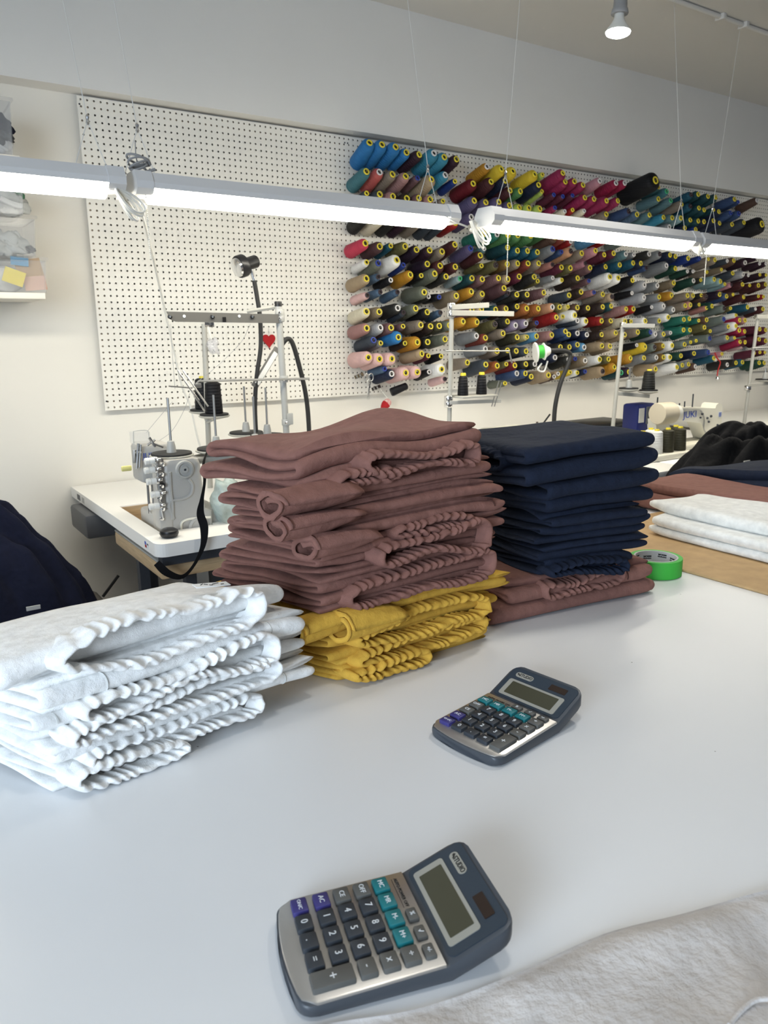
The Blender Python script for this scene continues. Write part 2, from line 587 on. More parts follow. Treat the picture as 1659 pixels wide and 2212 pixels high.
# crop origin, scale, then tip positions "x y colour[size][core]" read row by row (size L M S X, core y w b d g)
Z1 = (740, 270, 3.606, """212 135 blue L y|310 150 blue L y|416 168 blue L y|500 212 blue M y|600 228 plum M y|715 217 sky L w|795 248 sky L y|890 264 plum M y
188 360 teal M y|290 365 coral M w|392 382 taupe M y|494 397 dusty M y|587 411 mauve S b|694 420 tan L y|803 388 sky M w|878 437 royal S y
190 530 slate S y|293 538 slate M y|395 555 dusty M y|503 570 darkbrown L y|597 568 mauve M y|685 578 rose M y|785 590 taupe S y
195 700 charcoal M y|305 728 cream M w|400 735 charcoal M y|498 740 plum M y|595 750 taupe M y|690 760 slate M y|782 765 slate M y|880 760 red M y
180 920 hotpink M y|292 945 darkmauve M y|378 940 tealblue S y|490 945 olive M y|578 970 darkpurple M y|680 975 plum M y|777 985 taupe M y|877 930 maroon M y
190 1068 white S y|280 1075 sage M b|425 1050 white L y|475 1090 royal S b|662 1082 darkpurple M y|762 1095 maroon L y|880 1103 maroon M y
188 1195 tan M y|280 1182 steel S d|378 1207 black S w|530 1165 mustard M y|615 1172 black S y|720 1157 sage L y|808 1180 charcoal M y
195 1325 palepink S d|297 1300 steel S d|430 1300 steel S d|638 1302 sage L y|672 1335 charcoal S w|755 1340 black S b
188 1452 cream M y|288 1455 khaki M y|432 1425 charcoal M w|475 1460 slate S d|572 1428 sage M y|662 1457 black M y|765 1460 steel S d
190 1582 rose M y|297 1578 silver M w|380 1578 mauve M y|473 1567 mauve S y|612 1557 taupe M y|688 1567 darkbrown M y|755 1565 darkolive M y|835 1560 sage M y
1128 322 mustard M w|1240 340 yellow L y|1330 357 yellow L y|1500 382 yellow L y|1560 385 lime S y
1020 455 darkred L y|1160 440 maroon L y|1270 432 navy M y|1308 508 maroon M y|1388 515 green M y|1530 465 navy L y|1555 515 lime S y
1028 588 purple L y|1118 600 purple M y|1220 597 purple L y|1302 625 purple M y|1380 640 lime M y|1455 645 lime M y|1540 650 lime M y
1005 715 purple M w|1105 845 teagreen M y|1205 850 teagreen M w|1290 857 green L y|1367 857 green L y|1467 862 green L y|1583 832 green M w
1000 960 purple M b|1105 962 tealgray S w|1288 953 darkteal M y|1365 978 tealblue M y|1443 980 tealblue M y|1520 990 tealblue M y|1640 965 gray M b
1075 1015 maroon M y|1085 1095 olive S y|1197 1090 olive M d|1285 1083 bronze M y|1367 1078 taupe M y|1447 1077 brick M y|1530 1077 taupe M y|1638 1087 salmon S d
918 1195 paleblue S g|1010 1193 darkteal M y|1090 1200 mauve M y|1217 1192 mauve M y|1290 1200 tan M y|1378 1180 wine M y|1495 1182 charcoal M y|1522 1215 olive S y|1640 1190 gray S w
888 1330 khaki L y|1005 1297 mustard M y|1090 1315 khaki M y|1260 1270 darkmauve L y|1292 1310 slate S d|1360 1320 charcoal M y|1440 1320 charcoal M y|1570 1305 mauve M y
1010 1437 mauve M y|1085 1430 tan M y|1195 1437 darkteal M y|1275 1430 brown M y|1362 1413 black M y|1437 1428 orange L y|1527 1430 orange L y|1637 1418 peach M w
942 1530 mustard M y|1050 1535 mustard M y|1190 1550 olive M d|1287 1530 charcoal M y|1350 1560 lilac M w|1430 1545 lilac M w|1515 1540 brown S b""")
Z2 = (740, 600, 3.606, """243 485 slate M b|300 508 gray S y|437 463 blue L y|488 510 darkbrown S y|585 502 mustard L y|665 500 black M y|800 478 sage M y
1045 452 gray M w|1115 467 brick M y|1252 433 taupe M y|1362 463 darkolive M y|1440 460 paleyellow S y|1513 455 skyblue M y|1632 445 rose M y
203 620 palepink L y|290 632 palepink L y|387 630 palepink L y|620 592 tan M y|670 607 wine S y|770 610 black S y
1115 555 gray M w|1205 570 taupe M y|1288 565 charcoal M y|1355 570 charcoal M y|1432 572 slate M y
975 660 taupe M y|1118 675 slate L y|1207 685 rust M y|1278 672 olive S y|1345 682 darkred M y|1430 672 charcoal M y|1500 672 charcoal M w
330 710 steel S b|385 748 navy M w|495 740 palepink L y|585 735 palepink L y|677 733 black S w|775 712 white L y|800 788 palepink S d
1268 822 sage S y|1360 745 denim M w|1427 745 denim M y|1472 770 slate M y|1607 757 tan M y|1650 770 brown S w""")
Z3 = (1140, 320, 3.196, """245 170 magenta L y|262 230 magenta M y|325 228 magenta M y|385 253 magenta M y|500 225 pink M w|612 240 crimson M w|672 240 crimson M w|905 268 teal S y|962 297 teal M g
183 320 wine S b|245 332 wine S b|312 325 wine S b|397 340 magenta M y|460 350 magenta M y|547 362 magenta L y|625 362 magenta M y|905 350 tealgray M y|990 360 tealgray M g|1065 385 taupe M y
190 410 magenta S b|258 435 cream S w|312 425 red S y|392 432 cream S w|545 455 taupe M y|700 435 denim M d|757 457 steel M y|843 460 tealgray M y|940 477 sky M y|1000 480 tealgray M y|1060 482 lightteal M y
1130 320 tealblue M d|1180 317 darkteal M y|1247 332 darkteal M y|1300 338 darkteal M y|1430 352 denim M y|1456 370 denim S b|1585 360 brown M w
1125 400 tealblue M d|1185 412 darkteal M y|1220 425 darkteal M y|1285 425 darkteal S y|1322 437 navy M y|1405 445 denim M b|1460 450 denim M b
1125 495 darkteal M y|1180 502 darkteal M y|1220 507 navy M y|1285 500 navy M y|1327 517 navy M y|1413 525 slate M y|1495 512 slate L y
980 543 gray M w|1087 550 navy M y|1162 560 royal M y
190 613 brown M y|240 617 brick M y|300 645 red S w|480 620 skyblue M w|545 635 red S w|680 625 graygreen M w
300 710 peach M d|235 715 denim S b|375 725 taupe M y|470 707 pink M y|530 735 wine M y|595 725 wine M y|680 730 tealgray M w|735 735 gray S w|840 730 charcoal M w|915 730 gray M d|985 737 navy M y|1022 747 navy M y
235 822 wine M y|297 827 olive M y|400 795 pink S d|432 825 mauve M y|540 818 navy M y|637 805 tealblue M y|730 792 tealblue M y|783 795 navy M y|820 825 denim S d|960 810 gray L w|1022 830 darkgreen M y
1110 760 royal M y|1190 760 royal S b|1250 765 taupe S y|1295 770 taupe M y|1380 778 slate S w|1425 775 brown M y|1503 790 plum M w|1583 757 plum S w|1603 797 plum S w|1647 797 plum S w
1105 850 darkgreen S w|1143 850 charcoal S w|1240 855 taupe S y|1340 838 khaki S y|1417 862 slate M y|1490 870 silver M w|1525 877 plum S w|1605 873 plum S y|1648 875 plum S y
238 910 white S y|347 897 darkbrown L y|425 915 mauve S b|570 888 white L y|628 895 white L y|725 912 black L y|808 943 silver L w|897 948 gray M w|1010 930 khaki M y|1147 915 darkgreen M w|1197 910 charcoal S y
1290 905 lightteal M y|1333 920 lightteal M y|1363 938 lightteal S y|1410 943 pink S d|1485 940 maroon M y|1535 947 maroon S y|1595 947 maroon M y|1645 940 maroon M y
288 1015 slate M y|370 992 darkbrown M y|460 995 rose S b|520 1008 taupe M y|585 1025 tan M d|722 1000 black S w|805 1030 silver L w|910 1027 gray M y|995 1015 mustard M y|1105 1017 taupe M y|1143 1017 taupe M y|1200 1015 charcoal S y|1235 1025 brown M d|1327 1010 darkpurple M y|1375 1022 denim M y|1420 1010 brown S y|1493 1027 maroon M y|1595 1022 maroon S y|1630 1025 red S y
222 1097 olive M y|280 1095 paleyellow S y|345 1100 brown M y|418 1103 darkbrown M y|520 1095 darkbrown L y|578 1090 darkteal M y|682 1110 rose M y|732 1110 red M y|858 1097 black S w|940 1090 silver L w|1007 1115 gray M w|1090 1087 taupe M y|1125 1082 salmon M y|1185 1080 charcoal S y|1237 1103 salmon S y|1275 1090 darkgreen M y|1360 1105 graygreen M d|1402 1105 olive S y|1520 1097 tealblue M y|1575 1110 slate S w|1627 1110 maroon M y""")
Z4 = (1140, 600, 3.196, """200 272 red L y|245 267 cream S y|328 258 white L y|405 298 white M y|345 295 slate M w|512 298 red M y|575 297 brown M y|675 300 cream M y|715 300 charcoal S y|815 298 white M y|910 297 gray M y|973 272 white M y|1080 288 teagreen M y|1118 283 teagreen M y|1183 295 teagreen S y|1237 290 brown M y|1357 285 graygreen M b|1440 258 white S y|1465 293 crimson M y|1503 293 rose M y
262 370 denim M y|285 392 denim M y|345 383 navy M w|410 393 navy M w|512 392 darkbrown M y|610 380 tan M y|672 393 tan M y|762 375 taupe M y|850 375 darkgreen M b|883 388 silver M w|940 388 gray M y|988 380 gray S w|1078 360 teagreen M y|1122 360 teagreen M y|1222 342 olive M y|1262 368 olive S y|1387 337 gray M y|1440 332 white L y|1463 363 crimson M y|1500 370 crimson M y|1605 355 wine M y|1645 360 wine M y
228 478 charcoal M y|290 478 charcoal M y|345 462 denim M y|392 480 skyblue M w|515 470 tan M y|570 472 tan M y|755 465 black S w|812 475 yellow L y|880 478 graygreen M d|937 470 bronze M y|1000 467 white L y|1085 460 graygreen M y|1127 445 graygreen S y|1165 435 sage S y|1260 418 graygreen M b|1380 413 gray M y|1430 415 gray S y|1468 442 crimson M y|1503 445 wine M y|1600 425 wine M y|1645 435 wine M y
190 550 navy M w|285 565 charcoal M w|330 560 brown S b|398 572 khaki L w|500 563 white M y|560 562 olive M y|712 555 mustard L y|805 553 gray M y|890 550 gray M w|940 548 bronze M y|985 548 white M y|1060 538 darkgreen M y|1150 522 navy M y|1250 515 denim M b|1343 525 pink S y|1490 470 palepink S d|1565 518 wine M y|1605 515 wine S y|1640 515 wine S y
25 682 navy M y|145 672 tan L y|212 662 tan S w|295 652 yellow S y|345 655 white S y|398 647 navy S b|520 645 tan L d|600 617 mustard L y|648 655 darkteal M g|700 650 darkpurple L y|885 630 tan L y|1033 617 white L y|1070 603 graygreen M y|1113 597 gray M y|1160 612 brown M w|1287 555 tealblue M y|1380 600 charcoal M w|1440 587 charcoal M y|1485 583 tealblue M y|1600 587 darkgreen M y|1635 587 darkgreen M y""")
SIZES = {'L': (.040, .031, .155), 'M': (.034, .026, .142), 'S': (.024, .018, .125), 'X': (.062, .055, .24)}
THREADM = {}


def thread_mat(c):
    if c not in THREADM:
        M = mat('thread_' + c, tuple(v * .86 for v in PAL[c]), 0.6, var=0.06, vscale=40, sheen=0.15, spec=0.3)
        nt = M.node_tree
        wv = nt.nodes.new('ShaderNodeTexWave')
        wv.wave_type = 'BANDS'
        wv.bands_direction = 'Z'
        wv.inputs['Scale'].default_value = 26
        wv.inputs['Distortion'].default_value = 1.5
        tc = nt.nodes.new('ShaderNodeTexCoord')
        nt.links.new(tc.outputs['Object'], wv.inputs['Vector'])
        bp = nt.nodes.new('ShaderNodeBump')
        bp.inputs['Strength'].default_value = 0.35
        bp.inputs['Distance'].default_value = 0.003
        nt.links.new(wv.outputs['Fac'], bp.inputs['Height'])
        nt.links.new(bp.outputs['Normal'], nt.nodes['Principled BSDF'].inputs['Normal'])
        THREADM[c] = M
    return THREADM[c]


def cone_mesh(size):
    rb, rt, L = SIZES[size]
    mb = MB()
    mb.lathe([(rb * .55, 0), (rb * .93, .004), (rb, .012), (rb * .6 + rt * .4, L * .45), (rt * 1.02, L * .90), (rt * .9, L * .97), (rt * .66, L), (.0125, L + .001)], (0, 0, 0), (0, 0, 1), 18, True, False)
    return mb


def core_mesh(size):
    rb, rt, L = SIZES[size]
    k = 1.28 if size != 'S' else 1.0
    if size == 'X':
        k = 1.9
    mb = MB()
    mb.lathe([(.0118 * k, L - .01), (.0118 * k, L + .006), (.0110 * k, L + .007), (.0086 * k, L + .007), (.0080 * k, L + .005), (.0076 * k, L - .03)], (0, 0, 0), (0, 0, 1), 14, False, False)
    return mb


def bore_shade_mesh(size):
    rb, rt, L = SIZES[size]
    k = 1.28 if size != 'S' else 1.0
    if size == 'X':
        k = 1.9
    return MB().lathe([(.0080 * k, L + .0005), (.001, L + .0006)], (0, 0, 0), (0, 0, 1), 14, False, True)  # dark disc painted in as the shade of a core's open end


CONE, CORE, BORE_SHADE = {}, {}, {}
for s_ in 'LMSX':
    for D, fn, nm in ((CONE, cone_mesh, 'thread_cone'), (CORE, core_mesh, 'core'), (BORE_SHADE, bore_shade_mesh, 'bore_shade')):
        o = fn(s_).build(nm + '_pattern', M_BORESHADE)
        D[s_] = o.data
        bpy.data.objects.remove(o)
pm = MB()
pm.tube([(0, 0, -.012), (0, 0, .185), (0, .004, .198)], 0.0019, 6)
o = pm.build('peg_hook', M_STEEL)
PEGM = o.data
bpy.data.objects.remove(o)
COREM = {'y': M_YEL, 'w': M_CWHITE, 'b': M_CBLUE, 'd': M_CDARK, 'g': M_CGREEN}
CNAME = {'y': 'yellow', 'w': 'white', 'b': 'blue', 'd': 'dark', 'g': 'green'}

cones = []
for (ox, oy, sc, txt) in (Z1, Z2, Z3, Z4):
    for row in txt.split('\n'):
        for e in row.split('|'):
            x, y, c, s_, k = e.split()
            cones.append((ox + float(x) / sc, oy + float(y) / sc, c, s_, k))
cones += [(1140 + 885 / 3.196, 320 + 220 / 3.196, 'black', 'X', 'y'), (1140 + 1620 / 3.196, 320 + 523 / 3.196, 'black', 'X', 'y')]
R2 = np.random.default_rng(3)
placed = []
for (px, py, c, s_, k) in cones:
    L = SIZES[s_][2]
    el = math.radians(np.clip(16 + (450 - py) * .03, 10, 27) + R2.normal(0, 2.5))
    yaw = math.radians(R2.normal(0, 2.5))
    d = np.array([math.sin(yaw) * math.cos(el), -math.cos(yaw) * math.cos(el), math.sin(el)])
    if s_ == 'X':
        d = np.array([0, -.97, .24])
    base_off = 0.028
    tip = at(px, py, Y=-(base_off - d[1] * (L + .006)))
    placed.append([tip - d * (L + .006), d, c, s_, k, px, py])
# individuals: the nearest 300, rest one joined object
order = sorted(range(len(placed)), key=lambda i: placed[i][5])
keep = set(order[:300])
ORD = ['first', 'second', 'third', 'fourth', 'fifth', 'sixth', 'seventh', 'eighth', 'ninth', 'tenth', 'eleventh', 'twelfth', 'thirteenth', 'fourteenth', 'fifteenth', 'sixteenth', 'seventeenth', 'eighteenth', 'nineteenth', 'twentieth']
PN = ['empty board', 'narrow board', 'wide middle board', 'right board', 'far right board']
rows = {}
for i, p in enumerate(placed):
    b = p[0]
    pi = 4
    for j, (a0, a1, t) in enumerate(PANELS):
        if b[0] < a1:
            pi = j
            break
    p.append(pi)
    r = int(np.clip((2.27 - b[2]) / 0.0835, 0, 19))
    rows.setdefault((pi, r), []).append(i)
place = {}
for (pi, r), L_ in rows.items():
    for k, i in enumerate(sorted(L_, key=lambda i: placed[i][0][0])):
        place[i] = (pi, r, k)
far = {}
for i, (b, d, c, s_, k, px, py, pi) in enumerate(placed):
    q = Vector(d).to_track_quat('Z', 'Y')
    if i in keep:
        o = bpy.data.objects.new('thread_cone', CONE[s_])
        COL.objects.link(o)
        o.location = b
        o.rotation_mode = 'QUATERNION'
        o.rotation_quaternion = q
        o.material_slots[0].link = 'OBJECT'
        o.material_slots[0].material = thread_mat(c)
        _, r, n = place[i]
        kind = {'L': 'large ', 'S': 'slim ', 'X': 'giant ', 'M': ''}[s_]
        tag(o, f"{kind}{PRETTY.get(c, c)} thread cone with {CNAME[k]} core, {ORD[n]} in {ORD[r]} row of {PN[pi]}", 'thread cone', 'thread cones on the pegboards')
        u = bpy.data.objects.new('core', CORE[s_])
        COL.objects.link(u)
        u.parent = o
        u.material_slots[0].link = 'OBJECT'
        u.material_slots[0].material = COREM[k]
        v = bpy.data.objects.new('core_bore_shade', BORE_SHADE[s_])
        COL.objects.link(v)
        v.parent = u
    else:
        far.setdefault((c, k), []).append((s_, b, q))
    # the peg itself belongs to the board
    if pi > 0:
        a0, a1, t = PANELS[pi]
        g = bpy.data.objects.new('peg_hook', PEGM)
        COL.objects.link(g)
        g.material_slots[0].link = 'OBJECT'
        g.material_slots[0].material = M_STEEL
        g.parent = t
        g.rotation_mode = 'QUATERNION'
        g.rotation_quaternion = q
        base = b - d * (b[1] / d[1]) * 1.0
        g.location = base - np.array(t.location)
        g.scale = (1, 1, .72 if s_ == 'S' else (1.5 if s_ == 'X' else .93))
# the far remainder, one object
bm = bmesh.new()
ml = []
for (c, k), L_ in far.items():
    for (s_, b, q) in L_:
        MM = Matrix.Translation(Vector(b)) @ q.to_matrix().to_4x4()
        for me, mt in ((CONE[s_], thread_mat(c)), (CORE[s_], COREM[k]), (BORE_SHADE[s_], M_BORESHADE)):
            if mt not in ml:
                ml.append(mt)
            n0 = len(bm.faces)
            v0 = len(bm.verts)
            bm.from_mesh(me)
            bm.verts.ensure_lookup_table()
            bm.faces.ensure_lookup_table()
            for vv in bm.verts[v0:]:
                vv.co = MM @ vv.co
            for ff in bm.faces[n0:]:
                ff.material_index = ml.index(mt)
me = bpy.data.meshes.new('distant_thread_cones')
bm.to_mesh(me)
bm.free()
for mt in ml:
    me.materials.append(mt)
o = bpy.data.objects.new('distant_thread_cones', me)
COL.objects.link(o)
tag(o, 'mass of farthest thread cones at the right edge of the boards', 'thread cones', None, 'stuff')

# ------------------------------------------------------------------ cutting table
t = thing('cutting_table', 'large white laminate cutting table under the folded clothes', 'table', (0.3, -2.9, 0))
B = (0.3, -2.9, 0)
MB().rbox(-2.2, 2.1, -3.95, -2.02, TZ - .04, TZ, 0.004).build('tabletop', M_TABLE, t, base=B)
for x, y in ((-2.1, -3.85), (2.0, -3.85), (-2.1, -2.15), (2.0, -2.15)):
    MB().box(x - .035, x + .035, y - .035, y + .035, 0, TZ - .04).build('leg', M_DARKSTEEL, t, smooth=False, base=B)
MB().box(-2.1, 2.0, -2.17, -2.13, TZ - .14, TZ - .04).build('apron', M_DARKSTEEL, t, smooth=False, base=B)

# ------------------------------------------------------------------ hanging shop lamps
def shop_lamp(name_label, x0, x1, y0, y1, z0, z1, hangers, chain=None):
    A, Bq = np.array([x0, y0, z0]), np.array([x1, y1, z1])
    d = (Bq - A) / np.linalg.norm(Bq - A)
    L = np.linalg.norm(Bq - A)
    side = np.cross(d, (0, 0, 1.0))
    side /= np.linalg.norm(side)          # points to -Y (towards the camera)
    up = np.cross(side, d)
    base = (A + Bq) / 2
    t = thing('hanging_lamp', name_label, 'lamp', base, group='hanging shop lamps')
    R = np.stack([d, side, up], 1)

    def P(a, s, u):
        return A + d * a + side * s + up * u
    sec = [(-.056, -.012), (-.056, .004), (-.036, .034), (.036, .034), (.056, .004), (.056, -.012), (.053, -.012), (.053, -.004), (-.053, -.004), (-.053, -.012)]
    MB().loft([[P(a, s, u) for s, u in sec] for a in (0.045, L - .045)]).build('housing', M_HOUS, t, smooth=False, base=base)
    sec2 = [(-.058, -.014), (-.058, .006), (-.038, .037), (.038, .037), (.058, .006), (.058, -.014), (.040, -.030), (-.040, -.030)]
    for a0, a1 in ((0, .05), (L - .05, L)):
        MB().loft([[P(a, s, u) for s, u in sec2] for a in (a0, a1)]).build('end_cap', M_HOUS, t, smooth=False, base=base)
    th = np.linspace(.25, math.pi - .25, 9)
    lens = [(.052 * math.cos(q), -.004 - .046 * math.sin(q)) for q in th]
    MB().loft([[P(a, s, u) for s, u in lens] for a in (.05, L - .05)]).build('lens', M_TUBE, t, base=base)
    for (a, top) in hangers:
        k = P(a, 0, .16)
        for s in (-1, 1):
            MB().tube([P(a + s * .045, 0, .034), k], .0013, 6).build('hanger_wire', M_WIRE, t, base=base)
        MB().lathe([(.002, -.014), (.006, -.008), (.004, 0), (.006, .008), (.002, .014)], k, (0, 0, 1), 8).build('clip', M_CHROME, t, base=base)
        MB().tube([k, top], .0013, 6).build('hanger_cord', M_WIRE, t, base=base)
    if chain:
        a, ln = chain
        q = P(a, .035, -.03)
        mb = MB()
        for i in range(int(ln / .0062)):
            mb.lathe([(.0006, -.0030), (.0022, -.0012), (.0022, .0012), (.0006, .0030)], q - np.array([0, 0, .0062 * i]), (0, 0, 1), 6)
        mb.build('pull_chain', M_CORD, t, base=base)
    return t, P


LY = -0.93
a_, b_ = at(283, 392, Y=LY), at(976, 462, Y=LY)
l2, P2 = shop_lamp('lit white hanging lamp in front of the empty pegboard', a_[0], b_[0], LY, LY, a_[2] - .01, b_[2] - .01,
          [(.03, at(278, 0, Z=CEIL_Z) if False else np.array([a_[0] - .05, -.86, CEIL_Z])), (1.10, np.array([at(882, 0, Y=-.87)[0] - .05, -.86, CEIL_Z]))], (.03, .19))
x1 = a_[0] - .03
l1, P1 = shop_lamp('lit hanging lamp beside the clear storage bins, cut by the left frame', x1 - 1.21, x1, LY, LY, a_[2] - .006, a_[2] - .006,
          [(1.13, np.array([x1 - .17, -.86, CEIL_Z])), (.1, np.array([x1 - 1.1, -.86, CEIL_Z]))])
LY3 = -1.05
a3, b3 = at(1046, 470, Y=LY3), at(1494, 520, Y=LY3)
l3, P3 = shop_lamp('lit hanging lamp in front of the crowded thread cones', a3[0], b3[0], LY3, LY3, a3[2], b3[2],
          [(.10, np.array([at(1125, 0, Y=-.9)[0] + .05, -.86, CEIL_Z])), (b3[0] - a3[0] - .10, np.array(at(1456, 3, Z=CEIL_Z)))], (.09, .20))
a4 = at(1500, 522, Y=-1.05)
l4, P4 = shop_lamp('lit hanging lamp cut by the right frame', a4[0], a4[0] + 1.21, -1.05, -1.05, a4[2], a4[2],
          [(.12, np.array(at(1600, 53, Z=CEIL_Z))), (1.1, np.array([a4[0] + 1.2, -.86, CEIL_Z]))], (.05, .17))

shop_lamp('unseen lit hanging lamp added next in the row beyond the right frame', a4[0] + 1.25, a4[0] + 2.46, -1.05, -1.05, a4[2], a4[2],  # unseen extra lamp, added to brighten the right end of the wall
          [(.12, np.array([a4[0] + 1.4, -.86, CEIL_Z])), (1.1, np.array([a4[0] + 2.4, -.86, CEIL_Z]))])


def cord(pts, r, material, name, label, cat='cord', n=8):
    return solo(MB().tube(curve_pts(pts, n), r, 7), name, material, label, cat)


# cords around the lamps
def bundle(c, lab, s=1.0):
    """a coil of folded flex hanging from a lamp end"""
    mb = MB()
    for k in range(5):
        w_ = (.010 + .007 * k) * s
        h_ = (.085 + .010 * math.sin(k * 2.3)) * s
        tl = .50 + .10 * k
        th = np.linspace(0, 2 * math.pi, 24)
        P_ = []
        for q in th:
            u_, v_ = w_ * math.sin(q) * (1.3 - .5 * math.cos(q)), h_ * (math.cos(q) - 1)
            P_.append(np.array(c) + np.array([u_ * math.cos(tl) - v_ * math.sin(tl), -.004 * k + .006 * math.sin(q), u_ * math.sin(tl) * .5 + v_ * math.cos(tl)]))
        mb.tube(P_, .0036, 6, False)
    mb.lathe([(.014 * s, -.004), (.014 * s, .004)], np.array(c) + np.array([.01, 0, -.05 * s]), (.4, 0, 1), 10)
    return solo(mb, 'cord_bundle', M_CORD, lab, 'cord')


bundle(at(1015, 478, Y=-1.0), 'looped white cord between the second and third lamps', .62)
bundle(at(1502, 520, Y=-1.08), 'small looped white cord between the third and fourth lamps', .42)
bundle(at(248, 408, Y=-.96), 'looped white plug cord under the first lamp end', .55)
cord([at(960, 466, Y=-.98), at(985, 480, Y=-1.0), at(1010, 490, Y=-1.0)], .0034, M_CORD, 'lamp_cord', 'white cord leaving the second lamp end')
cord([at(0, 345, Y=-.92), at(45, 356, Y=-.92), at(90, 354, Y=-.92), at(150, 368, Y=-.92), at(205, 376, Y=-.92), at(235, 380, Y=-.92)], .005, M_GCORD, 'lamp_cord', 'grey cord lying along the top of the first lamp')
mbk = MB()
for k in range(5):
    th = np.linspace(0, 2 * math.pi, 20)
    c = at(300, 366 - k * 2, Y=-.93)
    mbk.tube([c + np.array([(.022 + .003 * k) * math.cos(q), .016 * math.sin(q), .012 * math.sin(q + k) + .004 * k]) for q in th], .0035, 6, False)
mbk.tube([at(300, 375, Y=-.93), at(315, 372, Y=-.93), at(335, 366, Y=-.93)], .005, 6)
mbk.tube([at(296, 352, Y=-.93), at(293, 330, Y=-.93), at(292, 305, Y=-.93)], .0016, 6)
solo(mbk, 'knotted_cord', M_GCORD, 'knotted grey cord on top of the second lamp', 'cord')
cord([at(297, 425, Y=-.9), at(322, 520, Y=-.6), at(345, 620, Y=-.35), at(372, 740, Y=-.2), at(392, 830, Y=-.15), at(412, 880, Y=-.13), at(428, 950, Y=-.12), at(440, 985, Y=-.12)], .0042, M_CORD, 'power_cord',
     'long white power cord falling from the lamp past the empty pegboard')

# pendant bulbs: one in view, two unseen ones added to brighten the cutting table
def pendant(pb, label, power, soft=.05):
    t = thing('pendant_bulb', label, 'lamp', pb)
    ax = np.array([0.05, 0.0, 1.0]); ax /= np.linalg.norm(ax)
    MB().lathe([(.004, -.002), (.030, .000), (.043, .006), (.047, .013)], pb - ax * .012, ax, 20, True, False).build('bulb_face', M_BULB, t, base=pb)
    MB().lathe([(.047, .000), (.042, .012), (.026, .034), (.019, .048), (.018, .075)], pb, ax, 20, True, True).build('bulb_neck', M_WHITEPL, t, base=pb)
    MB().lathe([(.031, .062), (.033, .066), (.030, .080), (.026, .085), (.024, .175), (.010, .185)], pb, ax, 20).build('socket', M_GCORD, t, base=pb)
    MB().tube([pb + ax * .18, np.array([pb[0] + .02, pb[1], CEIL_Z])], .0035, 6).build('flex', M_GCORD, t, base=pb)
    l = bpy.data.lights.new('bulb_light', 'SPOT')
    l.energy, l.spot_size, l.spot_blend, l.shadow_soft_size, l.color = power, 2.1, 0.9, soft, (1, .96, .88)
    lo = bpy.data.objects.new('bulb_light', l)
    COL.objects.link(lo)
    lo.location = (0, 0, -.03)
    lo.parent = t


pendant(at(1335, 70, Z=2.5), 'bare reflector bulb in a grey socket hanging from the ceiling', 14)
pendant(np.array([.75, -2.35, 2.5]), 'unseen reflector bulb added over the right end of the cutting table', 24, .10)
pendant(np.array([-.45, -3.0, 2.5]), 'unseen reflector bulb added over the near end of the cutting table', 9, .10)

